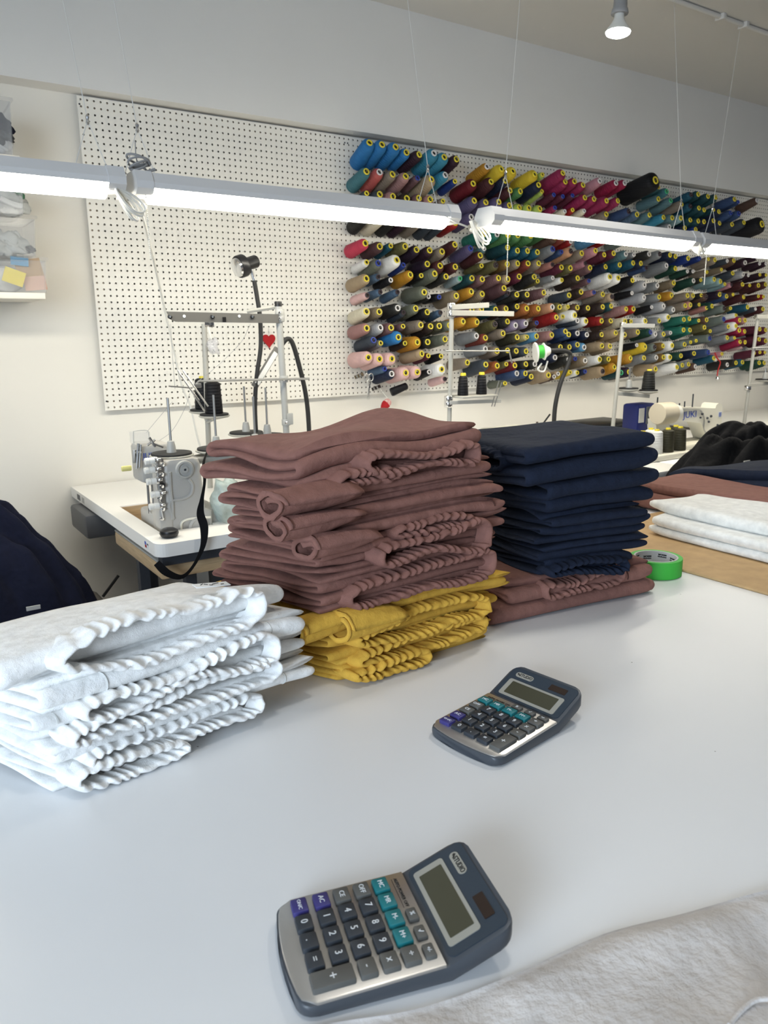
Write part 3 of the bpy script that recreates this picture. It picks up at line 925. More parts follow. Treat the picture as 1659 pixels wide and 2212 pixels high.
# ------------------------------------------------------------------ calculators
def calculator(loc, ang, label):
    t = thing('calculator', label, 'calculator', (loc[0], loc[1], TZ), ang, 'grey desk calculators')
    w2 = .057
    L1, L2 = .113, .058

    def ztop(y):
        return .0125 + .004 * y / L1 if y < L1 else .0165 + (y - L1) * .42

    def zbot(y):
        return .001 if y < .118 else .001 + (y - .118) * .40

    def half(y):
        h = w2
        if y < .012:
            h = w2 - .010 * (1 - math.sqrt(max(0, 1 - (1 - y / .012) ** 2)))
        e = L1 + L2 - y
        if e < .014:
            h = w2 - .012 * (1 - math.sqrt(max(0, 1 - (1 - e / .014) ** 2)))
        return h
    loops = []
    ys = [0, .0006, .0025, .006, .012, .04, .08, .108, L1, L1 + .004, L1 + .02, L1 + .044, L1 + .050, L1 + .054, L1 + .0568, L1 + L2]
    for y in ys:
        h, a, b = half(y), zbot(y), ztop(y)
        mid = (a + b) / 2
        r = min(.004, (b - a) * .45)
        bow = -.006 * (1 - (0) ** 2) if y < .02 else 0

        def q(x, z):
            f = -.007 * (1 - (x / w2) ** 2) * max(0, 1 - y / .03)
            return (x, y + f, z)
        xs = np.linspace(-h + r, h - r, 7)
        lp = [q(-h, a + r), q(-h, b - r), q(-h + r * .3, b - r * .3)] + [q(x, b) for x in xs] + [q(h - r * .3, b - r * .3), q(h, b - r), q(h, a + r), q(h - r * .3, a + r * .3)] + [q(x, a) for x in xs[::-1]] + [q(-h + r * .3, a + r * .3)]
        loops.append(lp)
    MB().loft(loops).build('body', M_CALC, t)
    # silver faceplate
    out = [(-w2 + .0015, L1 - .001), (w2 - .0015, L1 - .001)]
    n = 16
    for i in range(n + 1):
        x = (w2 - .0015) * (1 - 2 * i / n)
        e = w2 - .0015 - abs(x)
        c = .010 * (1 - math.sqrt(max(0, 1 - (1 - min(1, e / .012)) ** 2)))
        out.append((x, .0015 - .007 * (1 - (x / w2) ** 2) + c))
    loops = []
    for dz, ins in ((-.001, 0), (.0010, 0), (.0018, .0012)):
        loops.append([(x * (1 - ins / w2), y + (ins if y < .05 else 0), ztop(max(y, 0)) + dz) for x, y in out])
    MB().loft(loops).build('faceplate', M_CSIL, t)
    # display panel frame vectors
    up = np.array([0, 1, .42]); up /= np.linalg.norm(up)
    nr = np.cross((1, 0, 0), up)
    O = np.array([0, L1, .0165])

    def slab(name, x0, x1, u0, u1, h, r, m, par, z0=-.001):
        a = []
        for (cx, cu, s) in ((x1 - r, u1 - r, 0), (x0 + r, u1 - r, 1), (x0 + r, u0 + r, 2), (x1 - r, u0 + r, 3)):
            for k in range(5):
                th = (s + k / 4) * math.pi / 2
                a.append((cx + r * math.cos(th), cu + r * math.sin(th)))
        return MB().prism(a, z0, h, (np.stack([(1, 0, 0), up, nr], 1), O)).build(name, m, par, smooth=False)
    bez = slab('display_bezel', -.052, .052, .004, .0585, .0008, .006, M_CALCD, t)
    fr = slab('lcd_frame', -.045, .043, .0075, .037, .0014, .003, M_LCDF, t)
    slab('lcd', -.038, .036, .0115, .0335, .0017, .001, M_LCD, fr)
    slab('solar_cell', .012, .038, .0425, .052, .0013, .0008, M_SOLAR, t)
    lg = slab('logo_plate', -.043, -.015, .043, .0515, .0013, .0042, M_LCDF, t)
    text_part('STUDIO', .0068, O + up * .0472 + nr * .0016 + np.array([-.0265, 0, 0]), (1, 0, 0), up, M_INK, lg, sx=.85)
    q = MB()
    for (x, u, s) in ((-.0395, .0478, .0016), (-.0372, .0465, .0012)):
        q.prism([(x - s, u), (x, u - s), (x + s, u), (x, u + s)], .0012, .0017, (np.stack([(1, 0, 0), up, nr], 1), O))
    q.build('emblem', M_INK, lg, smooth=False)
    # keys
    sl = np.array([0, 1, .004 / L1]); sl /= np.linalg.norm(sl)
    kn = np.cross((1, 0, 0), sl)
    cx = [-.0405, -.0205, 0, .0205, .0405]
    cy = [.0165, .0355, .0535, .0715, .0885]

    def key(x, y, wx, wy, m, txt, ts, h=.0052):
        z = ztop(y) + .0015
        MB().rbox(-wx / 2, wx / 2, -wy / 2, wy / 2, -.002, h, .0016, 2, (np.stack([(1, 0, 0), sl, kn], 1), np.array([x, y, z]))).build('key', m, t)
        k = t.children[-1]
        k = [c for c in t.children if c.name.startswith('key')][-1]
        text_part(txt, ts, np.array([x, y, z]) + kn * (h + .0001), (1, 0, 0), sl, M_PRINTW, k, name='key_legend')
    K = [['ON/C', '0', '.', '='], ['AC', '1', '2', '3'], ['CE', '4', '5', '6', '-'], ['OFF', '7', '8', '9', 'x'], ['MC', 'MR', 'M-', 'M+', '\u00f7']]
    for r, row in enumerate(K):
        for c, s in enumerate(row):
            m = M_KDARK
            if s in ('ON/C', 'AC'):
                m = M_KPURP
            elif s in ('CE', 'OFF') or c == 4:
                m = M_KGREY
            elif r == 4:
                m = M_KTEAL
            ts = .0045 if len(s) == 4 else (.0062 if len(s) > 1 else .0085)
            key(cx[c], cy[r], .0168, .0138, m, s, ts)
    key(cx[4], (cy[0] + cy[1]) / 2, .0168, .0335, M_KGREY, '+', .011)
    for c, s in ((2, '%'), (3, '\u221a'), (4, '+/-')):
        key(cx[c], .1035, .0140, .0092, M_KGREY, s, .0056 if s != '+/-' else .0045, .0040)
    text_part('AUTO POWER OFF', .0042, (-.030, .1035, ztop(.1025) + .0020), (1, 0, 0), sl, M_INK, t)
    MB().box(-.048, -.012, .1001, .1005, ztop(.1) + .0017, ztop(.1) + .0020).build('underline', M_INK, t, smooth=False)
    return t


calculator((-.617, -2.901), math.radians(-106.7), 'grey desk calculator nearest the camera by the pale cloth')
calculator((-.297, -2.729), math.radians(-81.6), 'grey desk calculator in front of the yellow folded pants')

# ------------------------------------------------------------------ folded clothes
def make_path(z0, z1, n, depth, r, fr_off=None, bk_off=None, start_front=True, zs=None):
    """serpentine centreline in (b, z): n passes from bottom to top"""
    if zs is None:
        k = np.cumsum(np.r_[0, r.uniform(.55, 1.45, n)])
        k = k / k[-1]
        zb = z0 + (z1 - z0) * k
        zs = (zb[:-1] + zb[1:]) / 2
    fo = fr_off if fr_off is not None else r.uniform(0, .010, n + 1)
    bo = bk_off if bk_off is not None else r.uniform(-.012, .012, n + 1)
    pts = []
    front = start_front
    for i in range(n):
        bs = np.linspace(0, 1, 22)
        f = fo[i // 2] if True else 0
        b0, b1 = fo[i], depth + bo[i]
        if i + 1 < n:
            rad = (zs[i + 1] - zs[i]) / 2
        if front:
            seq = b0 + (b1 - b0) * bs
        else:
            seq = b1 + (b0 - b1) * bs
        # the turn into the next pass starts where this pass ends
        if i > 0:
            prev = pts[-1][0]
            seq = prev + (seq[-1] - prev) * bs
            seq = seq[1:]
        for q in seq:
            pts.append((q, zs[i]))
        if i + 1 < n:
            e = pts[-1][0]
            sgn = 1 if front else -1
            for th in np.linspace(-math.pi / 2, math.pi / 2, 9)[1:]:
                pts.append((e + sgn * rad * math.cos(th), zs[i] + rad + rad * math.sin(th)))
        front = not front
    th = np.diff(zs).mean() if n > 1 else (z1 - z0)
    return np.array(pts), th


class Frame:
    def __init__(s, F, e1, e2, seed, amp=.004, fq=18.0, top=None):
        s.F, s.e1, s.e2 = np.array(F), np.array(e1) / np.linalg.norm(e1), np.array(e2) / np.linalg.norm(e2)
        s.n = Noise(seed, fq, 2)
        s.amp = amp
        s.tilt = top or (lambda a, b, z: 0 * a)

    def w(s, a, b, z):
        a, b, z = np.broadcast_arrays(np.asarray(a, float), np.asarray(b, float), np.asarray(z, float))
        k = np.clip(z / .06, 0, 1)
        zz = z + k * s.amp * s.n(a, b) + s.tilt(a, b, z)
        xy = s.F + a[..., None] * s.e1 + b[..., None] * s.e2
        return np.concatenate([xy, (TZ + np.maximum(zz, .0008))[..., None]], -1)


def ribbon(fr, path, a0, a1, t, seed, re=.028, m=26, jit=.006, rel=.012):
    r = np.random.default_rng(seed)
    n = len(path)
    tan = np.gradient(path, axis=0)
    tan /= np.linalg.norm(tan, axis=1)[:, None] + 1e-9
    nb, nz = -tan[:, 1], tan[:, 0]
    s = np.r_[0, np.cumsum(np.linalg.norm(np.diff(path, axis=0), axis=1))]
    j0, j1 = Noise(seed + 1, 14, 2), Noise(seed + 2, 14, 2)
    A0 = a0 + jit * j0(s)
    A1 = a1 + jit * j1(s)
    u = np.linspace(0, 1, m)
    u = np.where(u < .5, .5 * (2 * u) ** 1.5, 1 - .5 * (2 - 2 * u) ** 1.5)
    wid = (a1 - a0)
    e = np.clip(np.minimum(u * wid / rel, (1 - u) * wid / re), 0, 1)
    soft = np.clip(1 - u * wid / .05, 0, 1) + np.clip(1 - (1 - u) * wid / .05, 0, 1)
    soft2 = np.r_[soft, soft[::-1]]
    prof = np.sqrt(np.clip(1 - (1 - e) ** 2, 0, 1)) * .9 + .1
    ev = Noise(seed + 3, 22, 2)
    ua = np.r_[u, u[::-1]]
    of = np.r_[prof, -prof[::-1]]
    edge = np.r_[1 - e, (1 - e)[::-1]]
    K = len(ua)
    a = A0[:, None] + (A1 - A0)[:, None] * ua[None]
    # layers breathe: small thickness change and drooping wavy edges
    tn = Noise(seed + 4, 25, 2)
    th = t * (1 + .16 * tn(a, s[:, None] * 1.0)) / 2
    b = path[:, 0:1] + nb[:, None] * of[None] * th
    z = path[:, 1:2] + nz[:, None] * of[None] * th
    z = z + soft2[None] * .0042 * ev(s[:, None] + 0 * a, a)
    V = fr.w(a, b, z).reshape(-1, 3)
    F = [[i * K + j, i * K + (j + 1) % K, (i + 1) * K + (j + 1) % K, (i + 1) * K + j] for i in range(n - 1) for j in range(K)]
    F.append(list(range(K))[::-1])
    F.append([(n - 1) * K + j for j in range(K)])
    return V, F


def waistband(fr, a0, a1, zc, g, b0, seed, lam=.0140, amp=.0018, thick=.0052, width=.040, slope=0.0, mouth=0.0):
    """gathered elastic waist opening towards the front: a padded lip pinched by slanting creases"""
    per = 2 * (a1 - a0)
    nw = int(per / lam)
    N = nw * 10
    ac, aw = (a0 + a1) / 2, (a1 - a0) / 2
    p = np.arange(N) / N
    sg = np.where(p < .5, 1.0, -1.0)
    a = np.where(p < .5, ac + aw * (1 - 4 * p), ac - aw * (1 - 4 * (p - .5)))
    ends = np.clip((aw - np.abs(a - ac)) / (g * 2.0), 0, 1)
    en = np.sqrt(1 - (1 - ends) ** 2)
    sgs = sg * en
    na = np.sign(a - ac) * np.sqrt(np.clip(1 - en ** 2, 0, 1))
    gp = g * en
    gp = gp * (1 + mouth * (a - ac) / aw) * (1 + .35 * Noise(seed + 9, 25, 1)(a, 0 * a))
    wave = Noise(seed, 26, 2)
    ph = math.pi * nw * p + .75 * Noise(seed + 5, 120, 1)(a, sgs * .03)
    am = np.clip(.8 + .45 * Noise(seed + 6, 70, 1)(a, sgs * .03), .25, 1.4)
    # section of the casing: (b, offset outward in half thicknesses)
    sec = [(width, .25), (width * .82, .75), (width * .6, 1.0), (width * .38, 1.0), (width * .2, 1.02), (width * .07, .95), (-.001, .68), (-.0035, .25), (-.0035, -.25), (-.001, -.68), (width * .07, -.92), (width * .25, -.95), (width * .5, -.8)]
    loops = []
    for bb, of in sec:
        gth = np.abs(np.sin(ph + bb * 45)) ** .75
        gm = 1 - am * .42 * (1 - gth) * (1 if bb < width * .75 else .5)
        lip = -.0035 * gth * am * (bb < width * .3)
        zz = zc + slope * (a - a0) + sg * gp * (.85 if bb > width * .7 else 1) + sgs * of * thick * gm + amp * am * np.sin(2 * ph + bb * 90) + .0035 * wave(a, sgs * .03)
        loops.append(fr.w(a + na * of * thick * gm, np.full(N, b0 + bb) + lip, zz))
    n = N
    V = np.concatenate(loops)
    F = [[i * n + j, i * n + (j + 1) % n, (i + 1) * n + (j + 1) % n, (i + 1) * n + j] for i in range(len(loops) - 1) for j in range(n)]
    return V, F


def cuff(fr, a0, a1, b0, zc, rb, rz, seed, turns=1.35, t=.0075):
    """leg hem rolled into a loose tube, open towards the left"""
    r = np.random.default_rng(seed)
    th = np.linspace(0, 2 * math.pi * turns, 30)
    k = 1 - .42 * np.clip((th - 2 * math.pi * .55) / (2 * math.pi * (turns - .55)), 0, 1)
    wob = 1 + .07 * np.sin(3 * th + r.uniform(0, 6))
    nn = Noise(seed, 40, 2)
    loops = []
    As = np.r_[a0 - .0, np.linspace(a0 + .004, a1, 9)]
    for i, a in enumerate(As):
        fade = 1 - .45 * ((a - a0) / (a1 - a0)) ** 2
        out = np.stack([b0 + rb - rb * k * wob * np.cos(th), zc + rz * k * wob * fade * np.sin(th)], 1)
        inn = np.stack([b0 + rb - (rb * k * wob - t) * np.cos(th), zc + (rz * k * wob * fade - t) * np.sin(th)], 1)
        lp = np.concatenate([out, inn[::-1]])
        aa = a + .002 * nn(th * .05, a * 3)
        aa = np.r_[aa, aa[::-1]]
        loops.append(fr.w(aa, lp[:, 0], lp[:, 1] + .002 * nn(lp[:, 0] * 4, lp[:, 1] * 4 + a)))
    n = len(loops[0])
    V = np.concatenate(loops)
    F = [[i * n + j, i * n + (j + 1) % n, (i + 1) * n + (j + 1) % n, (i + 1) * n + j] for i in range(len(loops) - 1) for j in range(n)]
    h = n // 2
    for base in (0, (len(loops) - 1) * n):
        F += [[base + j, base + j + 1, base + n - 2 - j, base + n - 1 - j] for j in range(h - 1)]
    return V, F


def garment(fr, label, name, group, material, seam_m, z0, z1, n, a0, a1, depth, seed, front=0.0, waists=(), cuffs=(), seams=(), start_front=True, re=.028, fill=.95, jit=.006, passes=None, cat='pants'):
    r = np.random.default_rng(seed)
    fo = front + r.uniform(0, .012, n + 1)
    path, th = make_path(z0, z1, n, depth, r, fr_off=fo, start_front=start_front)
    c = fr.w(np.array((a0 + a1) / 2), np.array(depth / 2), np.array(z0))
    t = thing(name, label, cat, c, 0, group)
    V, F = ribbon(fr, path, a0, a1, th * fill, seed, re=re, jit=jit)
    body = link('folded_fabric', V - c, F, material, t)
    for i, wb in enumerate(waists):
        V, F = waistband(fr, seed=seed + 40 + i, **wb)
        link('waistband', V - c, F, material, t)
    for i, cf in enumerate(cuffs):
        V, F = cuff(fr, seed=seed + 70 + i, **cf)
        link('rolled_hem', V - c, F, material, t)
    for (aa, s0, s1) in seams:
        # a stitched line following the outside of the sheet on its front turn
        k0, k1 = int(s0 * len(path)), int(s1 * len(path))
        tan = np.gradient(path, axis=0)
        tan /= np.linalg.norm(tan, axis=1)[:, None]
        sel = path[k0:k1]
        nb, nz = -tan[k0:k1, 1], tan[k0:k1, 0]
        bb = sel[:, 0] + (nb * np.sign(0.0001 + 0) if False else 0)
        sg = -1.0 if aa[1] < 0 else 1.0
        pts = fr.w(np.full(len(sel), aa[0]), sel[:, 0] + sg * nb * th * fill * .505, sel[:, 1] + sg * nz * th * fill * .505)
        MB().tube(pts, .0014, 5).build('hem_seam', seam_m, t, base=c)
    return t


GB = 'folded brown pants in the tall middle stack'
GY = 'folded mustard pants under the brown stack'
GW = 'folded white pants at the left of the cutting table'
GN = 'folded navy pants in the right stack'
GU = 'folded brown pants under the navy stack'


def tilt_brown(a, b, z):
    k = np.clip((z - .12) / .2, 0, 1)
    k2 = np.clip((z - .27) / .05, 0, 1)
    return k2 * (.0045 * np.sin(24 * a + 9 * b) + .003 * np.sin(41 * b - 20 * a)) + k * (-.022 * np.clip(b / .25, 0, 1) * (1 - np.clip(a / .25, 0, 1)) + .016 * np.clip(a / .22, 0, 1) * np.clip(b / .2, 0, 1))


FB = Frame((-.324, -2.511), (1, .015), (-.34, .94), 11, .0038, 18, tilt_brown)
WB = lambda a0, a1, zc, g, b0=0.0, **k: dict(a0=a0, a1=a1, zc=zc, g=g, b0=b0, **k)
Cf = lambda a0, a1, b0, zc, rb, rz: dict(a0=a0, a1=a1, b0=b0, zc=zc, rb=rb, rz=rz)
fg = dict(name='folded_pants')
garment(FB, 'mustard linen pants at the very bottom of the mustard pile', group=GY, material=M_YELLOW, seam_m=M_SEAMY, z0=.001, z1=.030, n=3, a0=.0, a1=.285, depth=0.235, seed=101, front=.02,
        waists=[WB(.006, .14, .0165, .008, -.004)], seams=[], **fg)
garment(FB, 'mustard linen pants second from the table in the mustard pile', group=GY, material=M_YELLOW, seam_m=M_SEAMY, z0=.030, z1=.056, n=3, a0=-.01, a1=.290, depth=0.240, seed=102, front=.02,
        waists=[WB(.022, .262, .037, .0095, .004)], **fg)
garment(FB, 'mustard linen pants with ruffled waist just below the top mustard pair', group=GY, material=M_YELLOW, seam_m=M_SEAMY, z0=.056, z1=.086, n=4, a0=-.015, a1=.300, depth=0.245, seed=103, front=.022,
        waists=[WB(.016, .262, .068, .012, .0, mouth=.4)], **fg)
garment(FB, 'top mustard linen pants with rolled hems under the brown pile', group=GY, material=M_YELLOW, seam_m=M_SEAMY, z0=.086, z1=.116, n=4, a0=-.02, a1=.325, depth=0.240, seed=104, front=.012,
        cuffs=[Cf(-.062, .03, .0, .098, .026, .020), Cf(-.010, .085, -.022, .094, .025, .023)], seams=[((.06, 1), .55, .7)], re=.035, **fg)
garment(FB, 'lowest brown linen pants resting on the mustard pile', group=GB, material=M_BROWN, seam_m=M_SEAMB, z0=.116, z1=.166, n=6, a0=-.03, a1=.285, depth=0.205, seed=111, front=.016,
        waists=[WB(.004, .272, .132, .013, .0, mouth=.3, slope=.02)], seams=[((.03, 1), .1, .3)], re=.03, **fg)
garment(FB, 'second lowest brown linen pants with wide ruffled waist', group=GB, material=M_BROWN, seam_m=M_SEAMB, z0=.166, z1=.204, n=5, a0=-.025, a1=.300, depth=0.205, seed=112, front=.020,
        waists=[WB(.055, .262, .182, .0125, .0, mouth=.35, slope=.02)], seams=[((.27, 1), .55, .75)], **fg)
garment(FB, 'third lowest brown linen pants with half hidden waist', group=GB, material=M_BROWN, seam_m=M_SEAMB, z0=.204, z1=.238, n=4, a0=-.03, a1=.310, depth=0.185, seed=113, front=.018,
        waists=[WB(.09, .235, .210, .008, .008)], cuffs=[Cf(-.052, .05, -.014, .216, .026, .018)], seams=[((.285, 1), .5, .72)], re=.034, **fg)
garment(FB, 'brown linen pants in the middle of the pile with rolled hem', group=GB, material=M_BROWN, seam_m=M_SEAMB, z0=.238, z1=.268, n=4, a0=-.055, a1=.300, depth=0.158, seed=114, front=.016,
        cuffs=[Cf(-.092, .02, -.012, .250, .026, .020)], seams=[((.0, 1), .52, .72)], re=.034, **fg)
garment(FB, 'second brown linen pants from the top with rolled hem', group=GB, material=M_BROWN, seam_m=M_SEAMB, z0=.268, z1=.298, n=4, a0=-.060, a1=.295, depth=0.160, seed=115, front=.020,
        cuffs=[Cf(-.096, .02, -.012, .282, .028, .022)], seams=[((.0, 1), .52, .72)], re=.038, **fg)
garment(FB, 'topmost brown linen pants of the tall stack', group=GB, material=M_BROWN, seam_m=M_SEAMB, z0=.298, z1=.352, n=4, a0=-.045, a1=.275, depth=0.205, seed=116, front=.030,
        waists=[WB(.045, .245, .312, .013, .008, mouth=.3, slope=-.01), WB(.0, .10, .296, .011, .012)], seams=[((.255, 1), .55, .82), ((.05, 1), .55, .75)], re=.035, **fg)


def tilt_white(a, b, z):
    k = np.clip(z / .17, 0, 1)
    return k * (-.030 * np.clip(b / .2, 0, 1) + .010 * np.sin(9 * a))


FW = Frame((-.705, -2.565), (1, .12), (-.40, .9), 21, .0035, 16, tilt_white)
garment(FW, 'lowest white linen pants with two ruffled waist folds on the table', group=GW, material=M_WHITE, seam_m=M_SEAMW, z0=.001, z1=.040, n=4, a0=-.005, a1=.225, depth=.22, seed=121, front=.022,
        waists=[WB(.0, .13, .017, .008, -.004, thick=.0045), WB(.02, .24, .036, .010, .004, slope=-.02, thick=.0045)], **fg)
garment(FW, 'second lowest white linen pants with smooth rolled front', group=GW, material=M_WHITE, seam_m=M_SEAMW, z0=.040, z1=.066, n=3, a0=-.01, a1=.330, depth=.22, seed=122, front=.010, start_front=False,
        seams=[((.09, 1), .2, .42), ((.285, 1), .2, .42)], re=0.022, **fg)
garment(FW, 'middle white linen pants with two wavy waist openings', group=GW, material=M_WHITE, seam_m=M_SEAMW, z0=.066, z1=.108, n=4, a0=-.02, a1=.335, depth=.22, seed=123, front=.026,
        waists=[WB(.0, .265, .074, .0115, -.002, mouth=.3, thick=.0045), WB(.015, .262, .098, .0125, -.004, mouth=.3, thick=.0045)], seams=[((-.0, 1), .5, .7)], re=0.026, **fg)
garment(FW, 'second white linen pants from the top with smooth fold', group=GW, material=M_WHITE, seam_m=M_SEAMW, z0=.108, z1=.138, n=3, a0=-.02, a1=.322, depth=.215, seed=124, front=.008, start_front=False,
        seams=[((.05, 1), .2, .42), ((.262, 1), .2, .42)], re=0.026, **fg)
tw = garment(FW, 'topmost white linen pants with gaping ruffled waist', group=GW, material=M_WHITE, seam_m=M_SEAMW, z0=.138, z1=.176, n=3, a0=-.05, a1=.295, depth=.205, seed=125, front=.030,
        waists=[WB(.0, .248, .158, .019, .0, slope=-.01, width=.05, amp=.0026, lam=.0175, thick=.0048)], re=0.022, **fg)
q = FW.w(np.array([.205, .245]), np.array([.035, .03]), np.array([.184, .181]))
c = np.array(tw.location)
ex, = (q[1:] - q[:1])
ex /= np.linalg.norm(ex)
lab_ = MB().rbox(-.022, .022, -.008, .008, 0, .0012, .0004, 1, (np.stack([ex, np.cross((0, 0, 1), ex), np.cross(ex, np.cross((0, 0, 1), ex))], 1), q[0] + np.array([0, 0, .004]))).build('brand_label', M_PRINTW, tw, base=c)
lw = MB()
for i in range(6):
    o_ = q[0] + ex * (-.014 + .005 * i) + np.array([0, 0, .0054])
    lw.tube([o_ + np.cross((0, 0, 1), ex) * .003 * math.sin(i * 2.1), o_ + ex * .004 + np.cross((0, 0, 1), ex) * .004 * math.cos(i * 1.7)], .0006, 5)
lw.build('label_script', M_INK, lab_, base=c)


def tilt_navy(a, b, z):
    k = np.clip((z - .06) / .2, 0, 1)
    return k * .020 * np.clip(a / .25, 0, 1) - k * .012


FU = Frame((.0, -2.455), (1, -.125), (.05, 1), 31, .002, 16)
garment(FU, 'brown linen pants lying on the table beneath the navy stack', group=GU, material=M_BROWN, seam_m=M_SEAMB, z0=.001, z1=.030, n=2, a0=-.01, a1=.372, depth=.27, seed=131, front=.008, start_front=False, re=.05, **fg)
garment(FU, 'brown linen pants with ruffled waist directly beneath the navy pants', group=GU, material=M_BROWN, seam_m=M_SEAMB, z0=.030, z1=.068, n=3, a0=.03, a1=.360, depth=.27, seed=132, front=.014, start_front=False,
        waists=[WB(.105, .285, .046, .010, -.002, slope=.05)], seams=[((.30, 1), .3, .5)], re=.04, **fg)
FN = Frame((.112, -2.470), (1, -.20), (.06, 1), 41, .0032, 17, tilt_navy)
nv = [('lowest navy linen pants with dark ruffled waist', .068, .098, 3, 0.0, .195, [WB(.0, .165, .080, .009, -.004)], False),
      ('second lowest navy linen pants with tapering fold', .098, .128, 3, -.005, .228, [], False),
      ('third lowest navy linen pants in the right stack', .128, .160, 4, -.005, .224, [], False),
      ('third navy linen pants from the top', .160, .186, 3, .0, .203, [], False),
      ('second navy linen pants from the top with round open fold', .186, .248, 4, -.005, .233, [], False),
      ('topmost navy linen pants with draped waist at left', .248, .312, 4, -.055, .220, [], False)]
for i, (lb, z0, z1, n, a0, a1, ws, sf) in enumerate(nv):
    tn_ = garment(FN, lb, group=GN, material=M_NAVY, seam_m=M_SEAMN, z0=z0, z1=z1, n=n, a0=a0, a1=a1, depth=.25, seed=141 + i * 3, front=.012, start_front=sf if i else True, waists=ws, re=.035 if i < 4 else .05, **fg)
# ruffled waist of the top navy pair, opening to the left
FNL = Frame((.058, -2.27), (.0, -1), (1, .0), 43, .002, 17)
V, F = waistband(FNL, -.02, .13, .272, .016, .0, 171, mouth=-.2)
link('waistband', V - np.array(tn_.location), F, M_NAVY, tn_)

# ------------------------------------------------------------------ fabric and board at the right end of the table
MB_ = MB().rbox(.530, 1.95, -3.2, -2.08, TZ, TZ + .005, .0015, 1)
solo(MB_, 'mdf_board', M_MDF, 'thin brown fibreboard sheet on the white table', 'board')
FX = Frame((.70, -2.78), (.03, 1), (1, 0), 51, .004, 9)
GF = 'folded lengths of cloth on the fibreboard'
ff = dict(name='folded_cloth', group=GF, cat='cloth')
garment(FX, 'lower folded white fleece on the fibreboard', material=M_FLEECE, seam_m=M_SEAMW, z0=.006, z1=.052, n=4, a0=-.1, a1=.565, depth=.25, seed=151, front=.0, start_front=False, re=.05, fill=.97, **ff)
garment(FX, 'upper folded white fleece with a bunched end', material=M_FLEECE, seam_m=M_SEAMW, z0=.052, z1=.080, n=2, a0=-.1, a1=.60, depth=.23, seed=152, front=.05, start_front=False, re=.06, fill=.97, **ff)
FX2 = Frame((.93, -2.70), (.03, 1), (1, 0), 52, .004, 8)
garment(FX2, 'folded brown cloth behind the white fleece', material=M_BROWN, seam_m=M_SEAMB, z0=.006, z1=.078, n=3, a0=-.1, a1=.73, depth=.18, seed=153, front=.0, start_front=False, re=.06, **ff)
FX3 = Frame((1.15, -2.66), (.03, 1), (1, 0), 53, .006, 8, lambda a, b, z: np.clip(z / .08, 0, 1) * (.05 - .075 * np.clip((a - .25) / .45, 0, 1)))
garment(FX3, 'folded navy cloth behind the brown cloth', material=M_NAVY, seam_m=M_SEAMN, z0=.006, z1=.098, n=3, a0=-.1, a1=.73, depth=.30, seed=154, front=.0, start_front=False, re=.08, **ff)

# green masking tape
tc_ = at(1405, 1225, Z=TZ) + np.array([.0, .012, 0])
tc_ = np.array([.478, -2.415, TZ + .0])
t = thing('masking_tape', 'roll of bright green masking tape beside the navy stack', 'tape', tc_)
MB().lathe([(.0435, .0005), (.052, .0005), (.0525, .001), (.0525, .035), (.052, .0355), (.0435, .0355)], tc_, (0, 0, 1), 48, False, False).build('tape_roll', M_GREEN, t, base=tc_)
core_ = MB().lathe([(.0405, .0005), (.0435, .0005), (.0437, .036), (.0405, .036), (.0405, .0005)], tc_, (0, 0, 1), 48, False, False).build('cardboard_core', M_CARD, t, base=tc_)
for k, (ang, lev) in enumerate(((62, .022), (18, .027), (105, .026), (145, .020), (-20, .024), (40, .008), (85, .010), (128, .008))):
    a = math.radians(ang)
    n_ = np.array([math.cos(a), math.sin(a), 0])
    o_ = tc_ + n_ * .0400 + np.array([0, 0, lev])
    MB().prism([(-.0125, -.0035), (.0125, -.0035), (.0125, .0035), (-.0125, .0035)], 0, .0006, (np.stack([np.array([math.sin(a), -math.cos(a), 0]), (0, 0, 1), -n_], 1), o_)).build('printed_band', M_INK, core_, smooth=False, base=tc_)
    text_part('ProPainter', .0048, o_ - n_ * .0008, (math.sin(a), -math.cos(a), 0), (0, 0, 1), M_PRINTW, core_, base=tc_)

# pale grey cloth in the near right corner
EDGE = curve_pts([at(480, 2300, Z=TZ), at(690, 2225, Z=TZ), at(900, 2188, Z=TZ), at(1100, 2118, Z=TZ), at(1300, 2030, Z=TZ), at(1480, 1985, Z=TZ), at(1659, 1936, Z=TZ), at(1900, 1880, Z=TZ)], 14)[:, :2]
nx, ny = len(EDGE), 46
nn = Noise(61, 12, 3)
nf = Noise(62, 30, 2)
pn = np.array([-.25, -.97])
V = []
for j in range(ny):
    for i in range(nx):
        s = i / (nx - 1) * .95 - .15
        v = j / (ny - 1) * .34
        p = EDGE[i] + pn * v
        z = .0035 + min(1, v / .02) * (.006 + .005 * nn(s, v) + .0015 * nf(s, v)) + .012 * math.exp(-((v - .02) / .03) ** 2) * max(0, s - .2)
        V.append((p[0], p[1], TZ + max(z, .002)))
F = [[j * nx + i, j * nx + i + 1, (j + 1) * nx + i + 1, (j + 1) * nx + i] for j in range(ny - 1) for i in range(nx - 1)]
n0 = len(V)
V += [(x, y, TZ + .0006) for x, y, z in V]
F += [q[::-1] for q in [[a + n0 for a in f] for f in F]]
rim = [i for i in range(nx)] + [j * nx + nx - 1 for j in range(1, ny)] + [(ny - 1) * nx + i for i in range(nx - 2, -1, -1)] + [j * nx for j in range(ny - 2, 0, -1)]
F += [[rim[k], rim[(k + 1) % len(rim)], rim[(k + 1) % len(rim)] + n0, rim[k] + n0] for k in range(len(rim))]
gc = thing('grey_cloth', 'pale grey cloth lying across the near corner of the table', 'cloth', (-.4, -3.1, TZ))
link('cloth_sheet', np.array(V) - np.array([-.4, -3.1, TZ]), F, M_GREYCL, gc)
